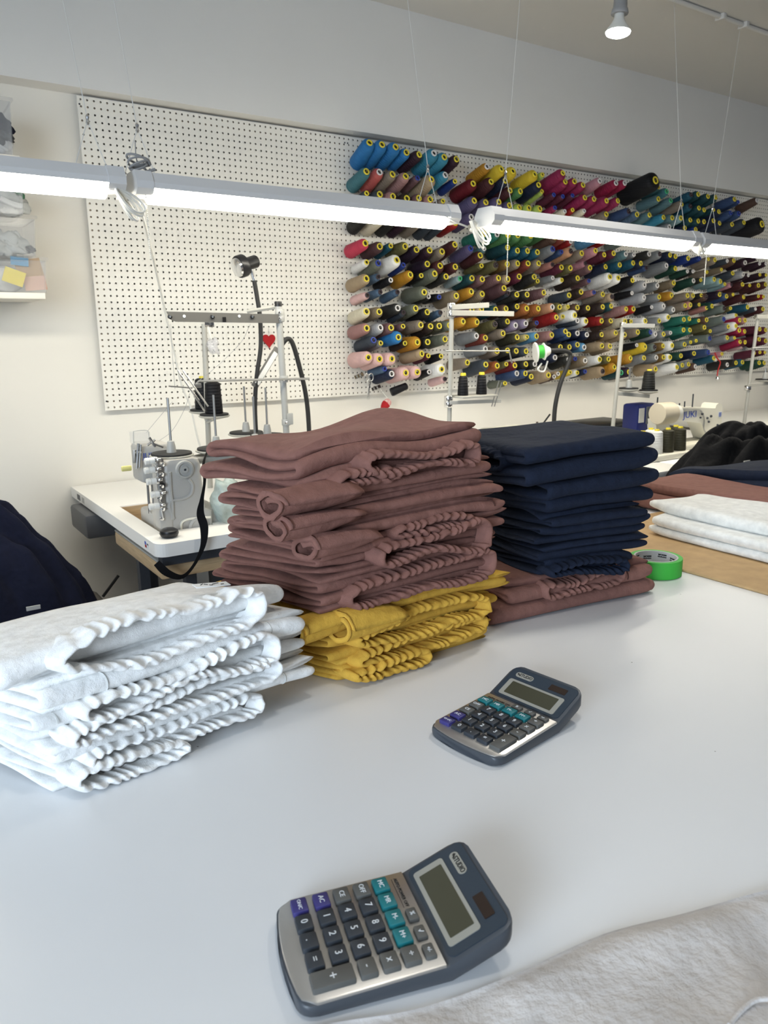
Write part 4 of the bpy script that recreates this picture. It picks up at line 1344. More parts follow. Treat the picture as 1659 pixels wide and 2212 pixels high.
sp = curve_pts([at(1659, 2158, Z=TZ + .016), at(1630, 2162, Z=TZ + .016), at(1600, 2185, Z=TZ + .016), at(1575, 2215, Z=TZ + .016)], 10)
MB().tube(sp, .0018, 6).build('overlocked_edge', M_GREYCL, gc, base=(-.4, -3.1, TZ))

# ------------------------------------------------------------------ left wall shelf with clear bins
sf = at(98, 640, Y=-.27)
solo(MB().rbox(-1.4, sf[0], -.27, .028, sf[2] - .010, sf[2] + .012, .002), 'wall_shelf', M_WALL, 'white wall shelf carrying the clear storage bins', 'shelf')
SHZ = sf[2] + .012


def bin_(x1, z0, z1, label, group='clear storage bins on the wall shelf', w_=.40, d_=.25):
    x0 = x1 - w_
    y0, y1 = -.265, -.265 + d_
    base = ((x0 + x1) / 2, (y0 + y1) / 2, z0)
    t = thing('storage_bin', label, 'storage bin', base, group=group)
    tp = .008
    zt = z1 - .012
    lo = [(x0 + tp, y0 + tp), (x1 - tp, y0 + tp), (x1 - tp, y1 - tp), (x0 + tp, y1 - tp)]
    hi = [(x0, y0), (x1, y0), (x1, y1), (x0, y1)]
    th = .0025
    mb = MB()
    lo_i = [(x0 + tp + th, y0 + tp + th), (x1 - tp - th, y0 + tp + th), (x1 - tp - th, y1 - tp - th), (x0 + tp + th, y1 - tp - th)]
    hi_i = [(x0 + th, y0 + th), (x1 - th, y0 + th), (x1 - th, y1 - th), (x0 + th, y1 - th)]
    mb.loft([[(x, y, z0) for x, y in lo], [(x, y, zt) for x, y in hi], [(x, y, zt) for x, y in hi_i], [(x, y, z0 + th) for x, y in lo_i]])
    mb.build('tub', M_CLEAR, t, smooth=False, base=base)
    MB().rbox(x0 - .008, x1 + .008, y0 - .008, y1 + .008, zt, z1, .004).build('lid', M_CLEAR, t, base=base)
    return t, x0, x1, y0, y1, base


M_KRAFT = mat('kraft_paper', (.50, .33, .17), .8, var=.06)
M_PINKP = mat('pink_paper', (.66, .42, .32), .8)
M_YCARD = mat('yellow_card', (.75, .62, .05), .7)
M_BLUEP = mat('blue_paper', (.10, .35, .62), .7)
M_POLY = mat('white_polybag', (.70, .70, .69), .4, bump=.6, bscale=30)
M_GBAG = mat('green_bag', (.03, .18, .07), .5)


def lump(c, r, seed, amp=.25, nu=18, nv=12, fq=2.2):
    nz = Noise(seed, fq, 3)
    V, F = [], []
    for j in range(nv + 1):
        ph = math.pi * j / nv
        for i in range(nu):
            th = 2 * math.pi * i / nu
            d = np.array([math.sin(ph) * math.cos(th), math.sin(ph) * math.sin(th), math.cos(ph)])
            k = 1 + amp * float(nz(d[0] * 1.3 + d[2], d[1] * 1.3 - d[2] * .7))
            V.append(np.asarray(c) + d * np.asarray(r) * k)
    for j in range(nv):
        for i in range(nu):
            F.append([j * nu + i, j * nu + (i + 1) % nu, (j + 1) * nu + (i + 1) % nu, (j + 1) * nu + i])
    return np.array(V), F


def lump_thing(c, r, seed, m_, name, label, cat, amp=.25, nu=24, nv=16, fq=2.2):
    V, F = lump(c, r, seed, amp, nu, nv, fq)
    b = np.array([c[0], c[1], V[:, 2].min()])
    o = link(name, V - b, F, m_, loc=b)
    return tag(o, label, cat)


def plate(c, ex, ez, w_, h_, m_, name, label, cat, th=.003):
    ex = np.asarray(ex, float); ex /= np.linalg.norm(ex)
    ez = np.asarray(ez, float); ez -= ex * ex.dot(ez); ez /= np.linalg.norm(ez)
    mb = MB().prism([(-w_ / 2, -h_ / 2), (w_ / 2, -h_ / 2), (w_ / 2, h_ / 2), (-w_ / 2, h_ / 2)], 0, th, (np.stack([ex, ez, np.cross(ex, ez)], 1), np.asarray(c)))
    return solo(mb, name, m_, label, cat, smooth=False)


b1x = at(103, 600, Y=-.265)[0]
b1z = at(105, 556, Y=-.265)[2]
bin_(b1x, SHZ, b1z, 'clear bin of papers with a yellow card, lowest on the shelf')
b2x, b2z = at(78, 500, Y=-.265)[0], at(80, 466, Y=-.265)[2]
bin_(b2x, b1z + .001, b2z, 'clear bin of crinkled bags stacked on the paper bin')
b3x, b3z = at(53, 430, Y=-.265)[0], at(53, 392, Y=-.265)[2]
bin_(b3x, b2z + .001, b3z, 'clear bin with white strap and green bag, topmost of the stack')
u0 = at(25, 335, Y=-.265)[2]
ux, u1 = at(28, 270, Y=-.265)[0], at(30, 212, Y=-.265)[2]
solo(MB().rbox(-1.4, ux + .01, -.27, .028, u0 - .02, u0, .002), 'wall_shelf', M_WALL, 'upper white wall shelf behind the first lamp', 'shelf')
bin_(ux, u0, u1, 'tall clear bin of dark pouches on the upper shelf')
zf_ = -.248
plate(at(30, 598, Y=zf_), (1, 0, -.35), (.35, 0, 1), .07, .052, M_YCARD, 'card', 'yellow printed card inside the lowest bin', 'card')
cc_ = bpy.data.objects[-1] if False else None
plate(at(64, 585, Y=-.17), (1, 0, .15), (-.15, .2, 1), .09, .085, M_KRAFT, 'paper_sheet', 'brown kraft paper leaning in the lowest bin', 'paper')
plate(at(76, 612, Y=-.225), (1, 0, .10), (-.1, .1, 1), .075, .05, M_PINKP, 'paper_sheet', 'pale pink paper in the lowest bin', 'paper')
plate(at(42, 565, Y=-.18), (1, 0, -.1), (.1, .2, 1), .06, .03, M_BLUEP, 'paper_sheet', 'blue paper corner in the lowest bin', 'paper')
lump_thing(at(0, 600, Y=-.17), (.08, .04, .045), 5, M_POLY, 'polybag', 'white bag filling the left of the lowest bin', 'bag', .15)
for k, (px, py, m_, lb, s) in enumerate(((34, 525, M_FOIL, 'crinkled clear bag of white parts in the second bin', .035), (8, 530, M_FOIL, 'crinkled clear bag at the frame edge in the second bin', .05), (64, 538, M_BLACK, 'small black strip in the corner of the second bin', .016),
                                      (35, 418, M_GBAG, 'green bag in the third bin', .022), (12, 425, M_FOIL, 'clear bag at the left of the third bin', .045), (30, 445, M_FOIL, 'silvery bag on the bottom of the third bin', .04),
                                      (-6, 270, M_DKNAVY, 'dark pouch in the upper bin', .045), (6, 298, M_BLACK, 'black crumpled pouch low in the upper bin', .035), (5, 320, M_POLY, 'white crumpled packet in the upper bin', .028))):
    zz = -.14
    c = at(px, py, Y=zz)
    lump_thing(c, (s, s * .8, s * .8), 300 + k, m_, 'pouch' if 'pouch' in lb or 'packet' in lb else ('strip' if 'strip' in lb else 'bag'), lb, 'bag', .35, fq=3.5)
solo(MB().tube(curve_pts([at(0, 428, Y=-.235), at(25, 440, Y=-.235), at(48, 446, Y=-.235)], 8), .010, 8), 'strap', M_PRINTW, 'wide white strap in the third bin', 'strap')

# ------------------------------------------------------------------ bench with navy garments at the left
t = thing('bench', 'grey padded bench by the wall under the navy garments', 'bench', (-.75, -.7, 0))
MB().rbox(-1.4, -.19, -1.0, -.40, .36, .45, .045, 4).build('seat', M_BENCH, t, base=(-.75, -.7, 0))
for i, (x, y) in enumerate(((-1.32, -.93), (-.29, -.93), (-1.32, -.47), (-.29, -.47))):
    MB().box(x - .02, x + .02, y - .02, y + .02, 0, .365).build('leg', M_DARKSTEEL, t, smooth=False, base=(-.75, -.7, 0))
for x in (-.95, -.55):
    MB().tube([(x, -.98, .451), (x, -.42, .451)], .003, 5).build('seam', M_BENCH, t, base=(-.75, -.7, 0))


def heap(cx, cy, z0, rx, ry, h, seed, amp, p=1.3, nu=96, nr=40, low=0.0, fq=6.0):
    n1, n2, n3 = Noise(seed, fq, 3), Noise(seed + 1, fq * .6, 2), Noise(seed + 2, 2.0, 2)
    V = [(cx, cy, z0 + h)]
    F = []
    for j in range(1, nr + 1):
        r = j / nr
        for i in range(nu):
            th = 2 * math.pi * i / nu
            ex = 1 + .10 * float(n3(math.cos(th), math.sin(th)))
            x, y = r * math.cos(th) * ex, r * math.sin(th) * ex
            zz = h * (1 - r ** p)
            # folds: ridges that run downhill
            rid = abs(float(n1(x * 1.2 + .4 * math.sin(y * 3), y * 1.2))) ** .8
            fo = abs(math.sin(th * 7 + 2.5 * float(n2(x, y)) + r * 2)) ** .7
            k = min(1, (1 - r) * 6 + .1)
            dz = amp * (rid * 1.2 + fo * .9 * r - .7) * k
            V.append((cx + x * rx * (1 + .04 * fo), cy + y * ry * (1 + .04 * fo), z0 + max(zz + dz, low if r > .97 else .002 + low)))
    for i in range(nu):
        F.append([0, 1 + i, 1 + (i + 1) % nu])
    for j in range(nr - 1):
        for i in range(nu):
            a = 1 + j * nu
            F.append([a + i, a + nu + i, a + nu + (i + 1) % nu, a + (i + 1) % nu])
    F.append([1 + (nr - 1) * nu + i for i in range(nu)][::-1])
    return np.array(V), F


V, F = heap(-.66, -.68, .452, .37, .26, .52, 81, .05, 1.25)
t = thing('garment_pile', 'heap of dark navy garments on the grey bench', 'clothes', (-.66, -.68, .45))
link('fabric', V - np.array([-.66, -.68, .45]), F, M_DKNAVY, t)
for (px, py, Y, w_, h_) in ((72, 1313, -.93, .040, .013), (113, 1205, -.72, .008, .014)):
    c = at(px, py, Y=Y)
    MB().rbox(c[0] - w_ / 2, c[0] + w_ / 2, Y - .002, Y + .001, c[2] - h_ / 2, c[2] + h_ / 2, .0004, 1).build('care_label', M_CARD, t, base=(-.66, -.68, .45))

# ------------------------------------------------------------------ left sewing table
SZ = .77
TX0, TX1, TY0, TY1 = -.165, 1.02, -1.125, .02
hx0, hx1, hy0, hy1 = -.105, .075, -.975, -.50
base = np.array([.4, -.55, 0])
t = thing('sewing_table', 'white sewing table carrying the overlock machine by the empty pegboard', 'table', base)
mb = MB()
rc = .035
th8 = [i * math.pi / 12 for i in range(7)]
outl = [(TX0 + rc - rc * math.cos(q), TY0 + rc - rc * math.sin(q)) for q in th8] + [(TX1, TY0), (TX1, TY1), (TX0, TY1)]
hole = [(hx0, hy0), (hx1, hy0), (hx1, hy1), (hx0, hy1)]
# slab with a cut-out: four boxes plus the rounded front strip
mb.prism([(TX0 + rc - rc * math.cos(q), TY0 + rc - rc * math.sin(q)) for q in th8] + [(TX1, TY0), (TX1, hy0), (TX0, hy0)], SZ - .042, SZ)
mb.box(TX0, hx0, hy0, hy1, SZ - .042, SZ)
mb.box(hx1, TX1, hy0, hy1, SZ - .042, SZ)
mb.box(TX0, TX1, hy1, TY1, SZ - .042, SZ)
mb.build('tabletop', M_SEWTAB, t, smooth=False, base=base)
MB().box(hx0 - .01, hx1 + .01, hy0 - .01, hy1 + .01, SZ - .10, SZ - .090).build('drip_tray', M_WOOD, t, smooth=False, base=base)
for (x0, x1, y0, y1) in ((hx0, hx0 + .004, hy0, hy1), (hx0, hx1, hy1 - .004, hy1)):
    MB().box(x0, x1, y0, y1, SZ - .09, SZ - .004).build('cutout_edge', M_WOOD, t, smooth=False, base=base)
MB().box(TX0 + .02, TX1 - .02, TY0 + .02, TY0 + .06, SZ - .075, SZ - .042).build('frame_rail', M_DARKSTEEL, t, smooth=False, base=base)
for (x, y) in ((.10, -.92), (.90, -.92), (.10, -.12), (.90, -.12)):
    MB().box(x - .025, x + .025, y - .02, y + .02, 0.02, SZ - .042).build('leg', M_DARKSTEEL, t, smooth=False, base=base)
    MB().box(x - .03, x + .03, y - .2, y + .2, 0, .03).build('foot', M_DARKSTEEL, t, smooth=False, base=base)
mb = MB()
d0, d1 = -.20, -.09
mb.rbox(d0, .12, -.36, -.10, SZ - .145, SZ - .050, .012)
mb.build('hanging_tray', M_GREYPL, t, base=base)
MB().tube([at(222, 1289, Y=-.3), at(256, 1243, Y=-.3)], .006, 6).build('brace', M_BLACK, t, base=base)
fx = at(318, 1178, X=TX0)
st = MB().box(TX0 - .0008, TX0, fx[1] - .018, fx[1] + .022, fx[2] - .010, fx[2] + .010).build('sticker', M_PRINTW, t, smooth=False, base=base)
MB().box(TX0 - .0014, TX0 - .0006, fx[1] + .008, fx[1] + .022, fx[2] + .0, fx[2] + .010).build('flag_blue', M_LOGO, st, smooth=False, base=base)
MB().box(TX0 - .0014, TX0 - .0006, fx[1] + .004, fx[1] + .020, fx[2] - .009, fx[2] - .001).build('flag_red', M_RED, st, smooth=False, base=base)
text_part('MFG', .008, (TX0 - .0013, fx[1] - .008, fx[2] + .004), (0, -1, 0), (0, 0, 1), M_INK, st, base=base)
for (yy, w_) in ((-.115, .05), (-.19, .04)):
    MB().box(TX0 - .0008, TX0, yy - w_ / 2, yy + w_ / 2, SZ - .034, SZ - .012).build('maker_label', M_CARD if yy < -.15 else M_GREYPL, t, smooth=False, base=base)

# lower side shelf with pale wooden edge
t = thing('side_table', 'low grey table with pale wood edge under the sewing table', 'table', (.2, -.8, 0))
LB = np.array([.2, -.8, 0])
MB().rbox(-.145, .55, -1.085, -.56, .693, .70, .002).build('grey_top', M_STANDG, t, base=LB)
MB().rbox(-.145, .55, -1.085, -.56, .645, .693, .006).build('wood_core', M_WOOD, t, base=LB)
for x, y in ((-.07, -.62), (.5, -1.03), (.5, -.62), (-.02, -.98)):
    MB().box(x - .018, x + .018, y - .018, y + .018, 0, .646).build('leg', M_DARKSTEEL, t, smooth=False, base=LB)

# ------------------------------------------------------------------ overlock machine
mp = np.array([-.01, -.78, SZ])
t = thing('overlock_machine', 'grey industrial overlock machine at the near corner of the sewing table', 'sewing machine', mp)
Yf = -.972


def f_(px, py, d=0.0):
    return at(px, py, Y=Yf - d)


x0, x1 = f_(352, 1100)[0], f_(452, 1100)[0]
zt_ = f_(400, 992)[2]
loops = []
for (z, a, b) in ((SZ - .085, .0, .012), (SZ + .045, .0, .014), (SZ + .055, .006, -.008), (SZ + .10, .008, -.012), (zt_ - .02, .010, -.016), (zt_ - .004, .016, -.022), (zt_, .024, -.03)):
    xa, xb = x0 + a, x1 + b
    r_ = .018
    lp = []
    for (cx, cy, s) in ((xb - r_, -.84 - r_, 0), (xa + r_, -.84 - r_, 1), (xa + r_, Yf + r_, 2), (xb - r_, Yf + r_, 3)):
        for k in range(4):
            q = (s + k / 3) * math.pi / 2
            lp.append((cx + r_ * math.cos(q), cy + r_ * math.sin(q), z))
    loops.append(lp)
MB().loft(loops).build('body', M_MACH, t, base=mp)
c = f_(398, 1014)
cv = MB().lathe([(.030, -.004), (.030, .006), (.028, .009), (.022, .010), (.0215, .006), (.012, .006), (.011, .009), (.004, .009), (.003, .006)], c, (0, -1, 0), 28).build('round_cover', M_STANDG, t, base=mp)
MB().lathe([(.004, .008), (.003, .0105)], c, (0, -1, 0), 10).build('cover_screw', M_DARKSTEEL, cv, base=mp)
MB().tube(curve_pts([f_(376, 1120, .002), f_(366, 1095, .002), f_(372, 1082, .002), f_(395, 1078, .002), f_(412, 1068, .002), f_(416, 1048, .002), f_(408, 1036, .002)], 6), .0045, 7).build('cast_ridge', M_MACH, t, base=mp)
MB().tube(curve_pts([f_(372, 1122, .001), f_(372, 1090, .001), f_(368, 1060, .001), f_(366, 1020, .001)], 6), .006, 7).build('cast_ridge', M_MACH, t, base=mp)
c = f_(428, 1138)
MB().lathe([(.034, -.002), (.034, .006), (.026, .010), (.024, .007), (.004, .007)], c, (0, -1, 0), 28).build('lower_cover', M_MACH, t, base=mp)
MB().tube(curve_pts([f_(392, 1147, .002), f_(392, 1130, .002), f_(405, 1122, .002), f_(430, 1119, .002), f_(455, 1117, .002)], 6), .004, 7).build('base_ridge', M_MACHW, t, base=mp)
MB().rbox(f_(430, 1145)[0], f_(452, 1145)[0] + .06, -.95, -.70, SZ - .005, SZ + .05, .01).build('bed', M_MACH, t, base=mp)
# tension posts down the left side
MB().rbox(f_(338, 1000)[0], f_(356, 1000)[0], Yf + .004, Yf + .022, f_(340, 1128)[2], f_(340, 990)[2], .006).build('tension_bracket', M_STEEL, t, base=mp)
for (px, py, L_) in ((322, 996, .030), (322, 1016, .032), (326, 1040, .030), (334, 1068, .026), (332, 1094, .032)):
    c = f_(px, py, .01)
    d = np.array([1, .05, .04])
    kn_ = MB().lathe([(.004, -L_ / 2), (.0105, -L_ / 2 + .002), (.0112, -.002), (.0095, 0), (.0108, .003), (.0108, L_ / 2)], c, d, 14).build('tension_knob', M_WHITEPL, t, base=mp)
    MB().lathe([(.012, L_ / 2), (.013, L_ / 2 + .003), (.009, L_ / 2 + .005), (.012, L_ / 2 + .009), (.005, L_ / 2 + .012), (.004, L_ / 2 + .022)], c, d, 14).build('tension_disc', M_CHROME, kn_, base=mp)
for (px, py) in ((352, 1003), (350, 1025), (350, 1050), (345, 1075), (352, 1100), (350, 1120)):
    c = f_(px, py, .006)
    MB().lathe([(.006, -.008), (.007, -.003), (.004, 0), (.007, .004), (.003, .010)], c, (-.4, -1, .3), 10).build('thread_guide', M_CHROME, t, base=mp)
MB().lathe([(.008, 0), (.009, .006), (.006, .012)], f_(350, 1047, .0), (0, -1, 0), 12).build('oil_plug', M_BLACK, t, base=mp)
MB().tube(curve_pts([f_(344, 1060, .012), f_(346, 1090, .012), f_(352, 1122, .012)], 5), .0022, 6).build('looper_rod', M_CHROME, t, base=mp)
MB().rbox(f_(345, 1130)[0], f_(374, 1130)[0], Yf - .004, Yf + .05, f_(350, 1143)[2], f_(350, 1100)[2], .006).build('looper_cover', M_MACH, t, base=mp)
# head at the far end
Yh = -.80


def h_(px, py, d=0.0):
    return at(px, py, Y=Yh - d)


hb0, hb1 = h_(305, 1000), h_(352, 958)
MB().rbox(hb0[0], hb1[0] + .03, Yh, Yh + .12, SZ + .13, hb1[2], .014).build('head', M_MACH, t, base=mp)
MB().rbox(x0 + .03, x1 - .02, -.86, Yh + .10, SZ + .12, zt_ - .02, .014).build('arm', M_MACH, t, base=mp)
MB().rbox(hb0[0] + .01, x1 - .03, Yh - .05, Yh + .10, SZ - .06, SZ + .035, .012).build('needle_bed', M_MACH, t, base=mp)
for k in range(3):
    MB().tube([np.array([hb0[0] + .012 + .014 * k, Yh - .012, SZ + .15]), np.array([hb0[0] + .012 + .014 * k, Yh - .012, SZ + .03])], .0045, 8).build('needle_bar', M_CHROME, t, base=mp)
q0, q1 = h_(288, 960), h_(322, 931)
MB().rbox(q0[0], q1[0], Yh - .01, Yh + .04, q0[2], q1[2], .004).build('eye_shield', M_CLEAR, t, base=mp)
MB().tube(curve_pts([h_(289, 962, .012), h_(288, 936, .012), h_(293, 931, .012), h_(318, 930, .012), h_(322, 945, .012)], 4), .0015, 6).build('shield_edge', M_CARD, t, base=mp)
for (xa, ya, xb, yb, r_) in ((299, 958, 295, 1012, .005), (304, 960, 301, 1010, .004), (290, 972, 290, 1000, .006), (322, 945, 335, 965, .005), (330, 958, 352, 966, .004), (318, 962, 335, 950, .004)):
    MB().tube([h_(xa, ya, .01), h_(xb, yb, .01)], r_, 8).build('needle_linkage', M_CHROME, t, base=mp)
text_part('JUKI', .026, h_(324, 984, .003), (1, 0, 0), (0, 0, 1), M_LOGO, t, base=mp)
q = h_(273, 1012, .02)
MB().rbox(q[0] - .018, q[0] + .016, Yh - .03, Yh - .02, q[2] - .008, q[2] + .010, .004).build('lever_tip', mat('lever_yellow', (.72, .66, .25), .4), t, base=mp)
# black magnetic pin dish
q = at(366, 1160, Z=SZ)
solo(MB().lathe([(.018, 0), (.026, .004), (.030, .013), (.028, .022), (.018, .028), (.004, .029)], q, (0, 0, 1), 24), 'pin_dish', M_BLACK, 'round black magnetic pin dish on the sewing table corner', 'pin dish')
# hanging black strap
sp = curve_pts([at(470, 958, Y=-.90), at(452, 968, Y=-1.0), at(441, 1000, Y=-1.13), at(442, 1040, Y=-1.14), at(436, 1080, Y=-1.145), at(433, 1110, Y=-1.145), at(441, 1140, Y=-1.15), at(438, 1180, Y=-1.15), at(418, 1222, Y=-1.15), at(393, 1246, Y=-1.15), at(362, 1238, Y=-1.15), at(338, 1216, Y=-1.14)], 8)
mb = MB()
tw_ = np.linspace(0, 9, len(sp))
loops = []
for i, p in enumerate(sp):
    tn_ = sp[min(i + 1, len(sp) - 1)] - sp[max(i - 1, 0)]
    tn_ /= np.linalg.norm(tn_)
    s_ = np.cross(tn_, (0, -1, 0)); s_ /= np.linalg.norm(s_) + 1e-9
    n_ = np.cross(s_, tn_)
    k = .009 + .004 * math.sin(tw_[i] * 1.7)
    dd = s_ * math.cos(.5 * math.sin(tw_[i])) + n_ * math.sin(.5 * math.sin(tw_[i]))
    loops.append([p - dd * k - n_ * .0008, p + dd * k - n_ * .0008, p + dd * k + n_ * .0008, p - dd * k + n_ * .0008])
mb.loft(loops)
solo(mb, 'strap', M_BLACKCL, 'long black strap looping down in front of the sewing table', 'strap')
# plastic bag
lump_thing(np.array(at(492, 1085, Y=-.95)), (.055, .05, .085), 41, mat('green_clear_bag', (.45, .56, .53), .2, alpha=.6, spec=.8, bump=1, bscale=40, var=.4, vscale=18), 'plastic_bag', 'crumpled clear plastic bag beside the overlock machine', 'bag', .12, fq=4)

# ------------------------------------------------------------------ thread stands
def stand_disc(t, base, c, rod=.125, r=.072, foam=True):
    d = MB().lathe([(r * .3, -.012), (r * .9, -.004), (r, 0), (r, .003), (r * .97, .004)], c, (0, 0, 1), 28).build('spool_plate', M_STANDW, t, base=base)
    if foam:
        MB().lathe([(r * .92, .004), (r * .92, .010), (r * .90, .011)], c, (0, 0, 1), 28).build('foam_pad', M_RUBBER, d, base=base)
    MB().lathe([(.016, .008), (.0145, .03), (.011, .048), (.006, .050)], c, (0, 0, 1), 14).build('spool_holder', M_STANDG, d, base=base)
    if rod:
        MB().tube([c + np.array([0, 0, .04]), c + np.array([0, 0, .05 + rod])], .0042, 8).build('spool_pin', M_STEEL, d, base=base)


def eyelet(t, base, c, ax=(0, -1, 0), r=.008):
    MB().lathe([(r * .5, -.004), (r, -.002), (r, .002), (r * .5, .004)], c, ax, 12, False, False).build('eyelet', M_BLACK, t, base=base)


PY = -.70
pt, pbm = at(601, 660, Y=PY), at(618, 925, Y=PY)
base = np.array([pbm[0], PY, SZ])
t = thing('thread_stand', 'grey thread stand with eyelet bar behind the overlock machine', 'thread stand', base)
MB().tube([(pbm[0] + .008, PY, SZ), pbm, pt], .0125, 14).build('pole', M_STANDG, t, base=base)
MB().lathe([(.0135, 0), (.0135, .016), (.012, .018)], pt - np.array([0, 0, .003]), (0, 0, 1), 14).build('cap', M_BLACK, t, base=base)
for py in (676, 688, 819, 912):
    q = at(603 + (py - 660) * .06, py, Y=PY)
    MB().lathe([(.016, -.012), (.017, -.010), (.017, .010), (.016, .012)], q, (0, 0, 1), 14).build('collar', M_STANDG, t, base=base)
    MB().lathe([(.005, 0), (.005, .006), (.003, .008)], q + np.array([-.008, -.015, 0]), (-.4, -1, 0), 10).build('collar_screw', M_CHROME, t, base=base)
qa, qb = at(360, 684, Y=PY - .012), at(601, 689, Y=PY - .012)
hb = .017
br = MB().prism([(qa[0], qa[2] + hb), (qa[0] + .01, qa[2] - hb * .5), (qa[0] + .03, qa[2] - hb), (qb[0], qb[2] - hb * .9), (qb[0], qb[2] + hb)], 0, .004, (np.array([[1, 0, 0], [0, 0, -1], [0, 1, 0]]), (0, PY - .012, 0))).build('eyelet_bar', M_BARG, t, smooth=False, base=base)
for px in (367, 459, 545):
    q = at(px, 684, Y=PY - .018)
    eyelet(br, base, q)
    MB().lathe([(.0042, 0), (.0035, .001)], q, (0, -1, 0), 10).build('eyelet_bore', M_PRINTW, br, base=base)
for px in (398, 517):
    MB().lathe([(.0055, 0), (.005, .001)], at(px, 683, Y=PY - .0165), (0, -1, 0), 10).build('bar_hole', M_PRINTW, br, base=base)
q = at(484, 690, Y=PY - .016)
MB().box(q[0] - .006, q[0] + .006, q[1] - .004, q[1] + .004, q[2] - .010, q[2] + .008).build('bar_clip', M_BLACK, br, smooth=False, base=base)
qa, qb = at(535, 673, Y=PY + .10), at(598, 663, Y=PY + .01)
MB().tube([qa, qb], .008, 6).build('short_bar', M_STANDW, t, base=base)
rodp = [at(424, 829, Y=PY - .02), at(430, 823, Y=PY - .02), at(520, 821, Y=PY - .02), at(668, 818, Y=PY - .02)]
MB().tube(rodp, .0042, 8).build('cross_rod', M_STEEL, t, base=base)
q = at(425, 833, Y=PY - .02)
MB().rbox(q[0] - .014, q[0] + .016, q[1] - .006, q[1] + .006, q[2] - .008, q[2] + .008, .003).build('rod_block', M_STEEL, t, base=base)
for (xa, ya, xb, yb) in ((384, 800, 442, 888), (395, 801, 450, 878), (364, 834, 415, 838), (386, 805, 430, 865)):
    MB().tube([at(xa, ya, Y=PY - .03), at(xb, yb, Y=PY - .03)], .0028, 6).build('guide_wire', M_CHROME, t, base=base)
q = at(626, 905, Y=PY - .02)
MB().rbox(q[0] - .010, q[0] + .014, q[1] - .003, q[1] + .004, q[2] - .022, q[2] + .022, .003).build('pole_bracket', M_STANDG, t, base=base)
DZ = 1.0
discs = [at(371, 984, Z=DZ), at(468, 973, Z=DZ), at(532, 938, Z=DZ), at(578, 944, Z=DZ), at(552, 968, Z=DZ)]
for i, q in enumerate(discs):
    stand_disc(t, base, q, rod=.14 if i != 4 else .13)
hub = np.array([pbm[0], PY, DZ - .03])
for q in discs:
    MB().tube([q - np.array([0, 0, .014]), hub + np.array([0, 0, .004])], .007, 6).build('arm', M_STANDG, t, base=base)
a0_, a1_ = discs[0], discs[1]
MB().rbox(a0_[0] + .0, a1_[0] + .06, a0_[1] - .02, a0_[1] + .02, DZ - .035, DZ - .014, .005).build('arm_plate', M_STANDG, t, base=base)
# gold scissors lying on a plate
q = at(480, 970, Z=DZ + .012)
mbs = MB()
for s in (-1, 1):
    th = np.linspace(0, 2 * math.pi, 16)
    c = q + np.array([-.025, s * .014, .003])
    mbs.tube([c + np.array([.016 * math.cos(k), .012 * math.sin(k), 0]) for k in th], .003, 6, False)
    mbs.tube([c + np.array([.016, 0, 0]), q + np.array([.012, -s * .004, .003]), q + np.array([.07, -s * .002, .003])], [.003, .004, .001], 6)
solo(mbs, 'scissors', mat('gold_metal', (.62, .50, .22), .25, metal=.9), 'small gold scissors lying on a thread plate', 'scissors')

# cream stand behind with two black cones
PY2 = -.36
pt, pbm = at(441, 700, Y=PY2), at(450, 985, Y=PY2)
base = np.array([pbm[0], PY2, SZ])
t = thing('thread_stand', 'cream thread stand holding two black cones before the empty pegboard', 'thread stand', base)
MB().tube([(pbm[0], PY2, SZ), pt], .011, 12).build('pole', M_STANDW, t, base=base)
q = at(446, 698, Y=PY2)
MB().rbox(q[0] - .012, q[0] + .028, q[1] - .012, q[1] + .01, q[2] - .016, q[2] + .010, .003).build('top_clamp', M_CHROME, t, base=base)
black_bases = []
for (px, py, Y) in ((441, 889, PY2 + .06), (463, 899, PY2 - .06)):
    q = at(px, py, Y=Y)
    black_bases.append(q)
    stand_disc(t, base, q, rod=0, r=.062)
    MB().tube([q - np.array([0, 0, .012]), np.array([pbm[0], PY2, q[2] - .03])], .006, 6).build('arm', M_STANDW, t, base=base)


def standing_cone(q, col, rb, rt, h, label, group, core=M_YEL, tail=.009):
    M = thread_mat(col)
    mb = MB().lathe([(rb * .96, 0), (rb, .004), (rb * .55 + rt * .45, h * .5), (rt, h - .006), (rt * .7, h), (.011, h + .001)], q, (0, 0, 1), 24)
    o = solo(mb, 'thread_cone', M, label, 'thread cone', group, base=q)
    MB().lathe([(.0125, h - .004), (.0125, h + tail * .7), (.011, h + tail), (.006, h + tail), (.005, h - .01)], q, (0, 0, 1), 16, False, True).build('core', core, o, base=q)
    return o


standing_cone(black_bases[0] + np.array([0, 0, .011]), 'black', .036, .030, .125, 'black thread cone standing behind its twin on the cream stand', 'black cones on thread stands')
standing_cone(black_bases[1] + np.array([0, 0, .011]), 'black', .036, .030, .125, 'black thread cone standing in front on the cream stand', 'black cones on thread stands')
# clear crystal tassel
V, F = lump(at(460, 748, Y=PY2 - .03), (.022, .02, .03), 77, .3, 14, 10, 4)
q = at(460, 748, Y=PY2 - .03)
t2 = thing('tassel', 'clear crystal tassel hanging from the cream stand', 'ornament', q)
link('crystals', V - q, F, mat('crystal_clear', (.62, .62, .66), .08, alpha=.35, spec=.9, bump=1, bscale=60), t2)
MB().tube([at(449, 705, Y=PY2 - .03), q + np.array([-.003, 0, .028])], .003, 6).build('string', M_WHITEPL, t2, base=q)

